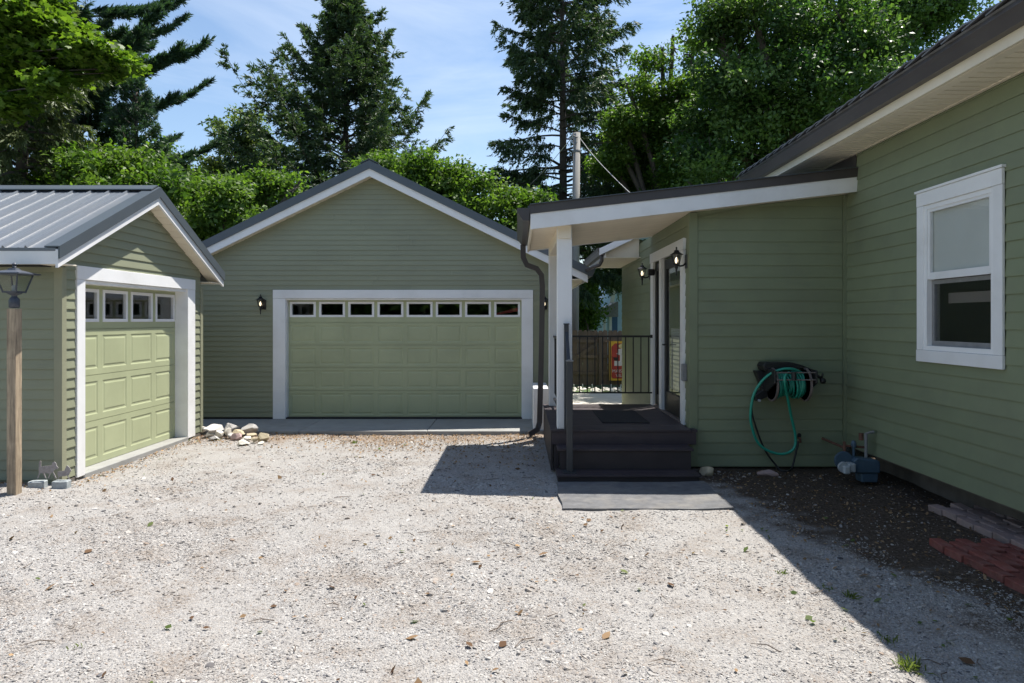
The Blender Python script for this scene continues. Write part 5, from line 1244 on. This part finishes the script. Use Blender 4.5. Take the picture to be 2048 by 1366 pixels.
# maple bough at upper left : lobed leaves
def maple():
    x, y = -13.2, 14.0; rng = np.random.default_rng(5); t = thing('maple_tree', 'maple with bright lobed leaves reaching into the upper left corner', 'tree', (x, y, 0))
    MB().tube([(x, y, -0.3), (x + .1, y, 3), (x + .3, y, 7)], [0.28, 0.24, 0.18], 10).build('trunk', 'bark', t, smooth=True)
    cs = cl([(30, 40, 60), (95, 55, 55), (60, 110, 50), (20, 160, 45), (120, 110, 44), (165, 95, 38), (100, 170, 40), (150, 150, 26), (30, 215, 36), (205, 110, 34), (245, 125, 30), (268, 135, 16), (200, 140, 26), (150, 60, 26), (-40, 80, 70), (-60, 0, 80), (40, -40, 60), (100, 5, 30), (230, 145, 16)], 14, 3, .5)
    mb = MB()
    for c in cs:
        mb.tube(smooth_path([(x + .2, y, 6.0), ((x + c[0]) / 2, (y + c[1]) / 2, c[2] - 0.2), (c[0], c[1], c[2])], 5), [0.035 * (1 - k / 11 * .85) for k in range(11)], 6, cap=False)
    mb.build('branches', 'bark', t)
    C = np.array([c[:3] for c in cs]); Rr = np.array([c[3] for c in cs]); ns = 2300; sprig = 6
    ci = rng.choice(len(C), ns, p=Rr ** 2 / (Rr ** 2).sum()); d = unit(rng.normal(0, 1, (ns, 3)))
    S = C[ci] + d * (rng.uniform(.1, 1, (ns, 1)) ** .6) * Rr[ci][:, None] * np.array([1, 1, .75])
    P = (S[:, None] + rng.normal(0, .12, (ns, sprig, 3)) * np.array([1, 1, .4])).reshape(-1, 3); n = len(P)
    nrm = unit(rng.normal(0, .5, (n, 3)) + np.array([0, 0, 1.0])); ax = unit(np.cross(nrm, rng.normal(0, 1, (n, 3)))); sd = np.cross(nrm, ax)
    shp = [(0, -.45), (.22, -.30), (.5, -.28), (.36, -.02), (.52, .22), (.22, .18), (.0, .55), (-.22, .18), (-.52, .22), (-.36, -.02), (-.5, -.28), (-.22, -.30)]
    s = 0.135 * rng.uniform(.6, 1.25, (n, 1))
    Q = np.stack([P + (ax * a * s + sd * b * s) - nrm * s * (abs(a) ** 2) * .35 for a, b in shp], 1)
    quads_mesh('leaves', Q, 'maple', np.clip(rng.normal(.5, .22, n), 0, 1), t, k=12)
maple()

# ================================================================== GROUND COVER
def blocked(x, y):
    m = (x > 0.42) & (x < 2.2) & (y > 6.66) & (y < 8.4)
    m |= (x > 0.38) & (y > 8.34); m |= (y > 8.5) & (x > 2.1); m |= (x < -5.14) & (y > 7.66) & (y < 11.1); m |= (y > 11.13) & (x > -6); m |= (x > 4.45)
    m |= (x > 3.43) & (x < 4.08) & (y < 5.72); m |= (x > 4.02) & (y < 6.72)
    m |= (x > -5.35) & (x < -5.23) & (y > 7.1) & (y < 7.23); m |= (x > -5.34) & (x < -4.92) & (y > 7.38) & (y < 7.57)
    return m
def soilv(x, y):
    return x + 0.22 * y + 0.35 * np.sin(x * 2.1 + y * 1.3) + 0.2 * np.sin(x * 5.3 - y * 4.1)
def scatter(n, y0, y1, seed, xlim=True):
    rng = np.random.default_rng(seed); y = rng.uniform(y0, y1, n); x = rng.uniform(-1, 1, n)
    xl, xr = -(1036 + 60) / 1365.33, (1012 + 60) / 1365.33
    x = np.where(x < 0, -x * xl * y, x * xr * y); return x, y, rng

def gravel():
    X = []; Y = []; S = []
    for (n, a, b, s0) in ((150000, 3.0, 4.6, .0042), (110000, 4.6, 6.6, .0052), (60000, 6.6, 9.0, .0066), (24000, 9.0, 11.1, .0082)):
        x, y, rng = scatter(n, a, b, int(a * 10))
        s = s0 * np.exp(rng.normal(0, .42, n)); s = np.where(rng.random(n) < .008, s * 2.6, s); s = np.minimum(s, .024)
        clump = 0.5 + 0.5 * np.sin(x * 1.9 + 1.2 * np.sin(y * 1.3)) * np.cos(y * 2.1 + .8 * np.sin(x * 1.7))
        sv = soilv(x, y); keep = ~blocked(x, y) & (rng.random(n) < np.where(sv > 3.8, np.where(sv > 4.35, .035, .2), .12 + .88 * clump ** 1.3))
        X.append(x[keep]); Y.append(y[keep]); S.append(s[keep])
    X = np.concatenate(X); Y = np.concatenate(Y); S = np.concatenate(S); n = len(X); rng = np.random.default_rng(1)
    me = bpy.data.meshes.new('gravel'); me.vertices.add(n)
    co = np.stack([X, Y, hgt(X, Y) + S * 0.05], 1).astype(np.float32); me.vertices.foreach_set('co', co.reshape(-1))
    a = me.attributes.new('sc', 'FLOAT_VECTOR', 'POINT'); a.data.foreach_set('vector', (S[:, None] * rng.uniform(.6, 1.35, (n, 3)) * np.array([1.2, 1.0, .55])).astype(np.float32).reshape(-1))
    a = me.attributes.new('ro', 'FLOAT_VECTOR', 'POINT'); a.data.foreach_set('vector', (rng.uniform(-1, 1, (n, 3)) * np.array([.5, .5, 3.14])).astype(np.float32).reshape(-1))
    o = link('gravel', me); tag(o, 'loose pale limestone gravel covering the driveway', 'gravel', kind='stuff')
    ng = bpy.data.node_groups.new('gravel_nodes', 'GeometryNodeTree'); N = ng.nodes.new; L = ng.links.new
    ng.interface.new_socket('Geometry', in_out='INPUT', socket_type='NodeSocketGeometry'); ng.interface.new_socket('Geometry', in_out='OUTPUT', socket_type='NodeSocketGeometry')
    gi = N('NodeGroupInput'); go = N('NodeGroupOutput'); ic = N('GeometryNodeMeshIcoSphere'); ic.inputs['Radius'].default_value = 1.0; ic.inputs['Subdivisions'].default_value = 1
    sp = N('GeometryNodeSetPosition'); nz = N('ShaderNodeTexNoise'); nz.inputs['Scale'].default_value = 1.1
    vm = N('ShaderNodeVectorMath'); vm.operation = 'SUBTRACT'; vm.inputs[1].default_value = (.5, .5, .5); vs = N('ShaderNodeVectorMath'); vs.operation = 'SCALE'; vs.inputs['Scale'].default_value = 1.5
    L(nz.outputs['Color'], vm.inputs[0]); L(vm.outputs[0], vs.inputs[0]); L(vs.outputs[0], sp.inputs['Offset']); L(ic.outputs['Mesh'], sp.inputs['Geometry'])
    sm = N('GeometryNodeSetMaterial'); sm.inputs['Material'].default_value = M['pebble']; L(sp.outputs[0], sm.inputs['Geometry'])
    ins = N('GeometryNodeInstanceOnPoints'); L(gi.outputs[0], ins.inputs['Points']); L(sm.outputs[0], ins.inputs['Instance'])
    for nm, sk in (('sc', 'Scale'), ('ro', 'Rotation')):
        na = N('GeometryNodeInputNamedAttribute'); na.data_type = 'FLOAT_VECTOR'; na.inputs['Name'].default_value = nm; L(na.outputs['Attribute'], ins.inputs[sk])
    L(ins.outputs[0], go.inputs[0]); md = o.modifiers.new('gravel', 'NODES'); md.node_group = ng
    me.materials.append(M['pebble'])
gravel()

def litter(name, label, matn, pts, seed, ls, tm):
    rng = np.random.default_rng(seed); n = len(pts); P = np.array(pts)
    nrm = unit(rng.normal(0, .35, (n, 3)) + np.array([0, 0, 1.])); ax = unit(np.cross(nrm, rng.normal(0, 1, (n, 3)))); sd = np.cross(nrm, ax); s = ls * rng.uniform(.5, 1.4, (n, 1))
    cu = rng.uniform(.0, .5, (n, 1))
    shp = [(-.5, 0, 0), (-.2, .22, .3), (.1, .30, .45), (.5, .02, .5), (.12, -.26, .4), (-.2, -.2, .25)]
    Q = np.stack([P + ax * a * s + sd * b * s + nrm * s * c * cu for a, b, c in shp], 1)
    return tag(quads_mesh(name, Q, matn, np.clip(rng.normal(tm, .3, n), 0, 1), k=6), label, 'leaves', kind='stuff')
pts = []
rr = np.random.default_rng(4)
def addp(n, fx, fy, keepf=None):
    x = fx(n); y = fy(n); k = ~blocked(x, y)
    if keepf is not None: k &= keepf(x, y)
    for a, b in zip(x[k], y[k]): pts.append((a, b, float(hgt(a, b)) + .012))
addp(2200, lambda n: rr.uniform(-5.0, 0.4, n), lambda n: 11.12 - np.abs(rr.normal(0, .5, n)))       # along apron
addp(500, lambda n: rr.normal(-1.6, .7, n), lambda n: rr.normal(10.0, .3, n))
addp(200, lambda n: rr.normal(-2.2, .5, n), lambda n: rr.normal(10.3, .25, n))
addp(420, lambda n: -5.08 + np.abs(rr.normal(0, .12, n)), lambda n: rr.uniform(7.5, 11, n))
addp(260, lambda n: rr.uniform(-6.5, -5.0, n), lambda n: 7.6 - np.abs(rr.normal(0, .15, n)))
addp(330, lambda n: rr.uniform(-5.5, 3, n), lambda n: rr.uniform(3.3, 10.5, n))
addp(420, lambda n: rr.uniform(-1, .4, n), lambda n: rr.uniform(8.6, 10.4, n))
addp(1900, lambda n: rr.uniform(1.8, 4.4, n), lambda n: rr.uniform(3.2, 8.5, n), lambda x, y: soilv(x, y) > 3.7)
litter('dry_leaves', 'scattered small dry brown leaves on the gravel and soil', 'litter', pts, 8, .032, .4)
pts = []
addp(46, lambda n: rr.uniform(-5.5, 3, n), lambda n: rr.uniform(3.3, 10.5, n))
addp(30, lambda n: rr.uniform(1.8, 3.2, n), lambda n: rr.uniform(3.4, 6.5, n))
litter('green_leaves', 'a few fallen green leaves scattered on the gravel', 'weed', pts, 9, .055, .4)
pts = []
addp(75, lambda n: rr.uniform(-5.0, 3.2, n), lambda n: rr.uniform(3.3, 9, n))
litter('bark_flakes', 'larger curled brown leaves and bark flakes on the gravel', 'litter', pts, 10, .062, .10)
# twigs
b = MB(); r = random.Random(9)
for i in range(60):
    x = r.uniform(-4.5, 3.2); y = r.uniform(3.4, 8.2); a = r.uniform(0, 6.28); L_ = r.uniform(.05, .18); z = float(hgt(x, y)) + .014
    if blocked(np.array([x]), np.array([y]))[0]: continue
    b.tube([(x, y, z), (x + L_ * .5 * math.cos(a), y + L_ * .5 * math.sin(a), z + .008), (x + L_ * math.cos(a + .3), y + L_ * math.sin(a + .3), z)], [.0035, .003, .0015], 5)
tag(b.build('twigs', 'twig'), 'small dark twigs scattered over the gravel', 'twigs', kind='stuff')
# weed tufts
def tuft(x, y, n, h, seed, label):
    rng = np.random.default_rng(seed); P = np.stack([x + rng.normal(0, .025, n), y + rng.normal(0, .025, n), np.full(n, float(hgt(x, y)))], 1)
    d = unit(rng.normal(0, .55, (n, 3)) + np.array([0, 0, 1.])); d[:, 2] = np.abs(d[:, 2]); s = unit(np.cross(d, rng.normal(0, 1, (n, 3)))); L_ = h * rng.uniform(.5, 1.3, (n, 1)); w_ = .0035
    Q = np.stack([P - s * w_, P + s * w_, P + d * L_ * .6 + s * w_, P + d * L_ + np.array([0, 0, -.2]) * L_, P + d * L_ * .6 - s * w_], 1)
    tag(quads_mesh('grass_tuft', Q, 'weed', rng.uniform(0, 1, n), k=5), label, 'weed')
for i, (a, b_, n, h, lb) in enumerate([(1822, 1338, 60, .09, 'largest grass tuft on the gravel near the bottom right corner'), (1700, 1190, 34, .06, 'grass tuft on the shadow edge halfway down the right side'),
        (1780, 1278, 22, .045, 'small grass tuft between the two larger tufts at right'), (1560, 1142, 18, .04, 'low weed on the gravel just left of the long shadow edge'),
        (708, 884, 40, .06, 'yellow green weed at the edge of the concrete apron'), (150, 1296, 10, .03, 'tiny weed at the lower left of the gravel'),
        (1655, 1172, 16, .04, 'small weed at the shadow edge above the halfway tuft'), (435, 879, 26, .05, 'weed growing at the foot of the rock pile')]):
    x, y = gp(a, b_); tuft(x, y, n, h, 90 + i, lb)
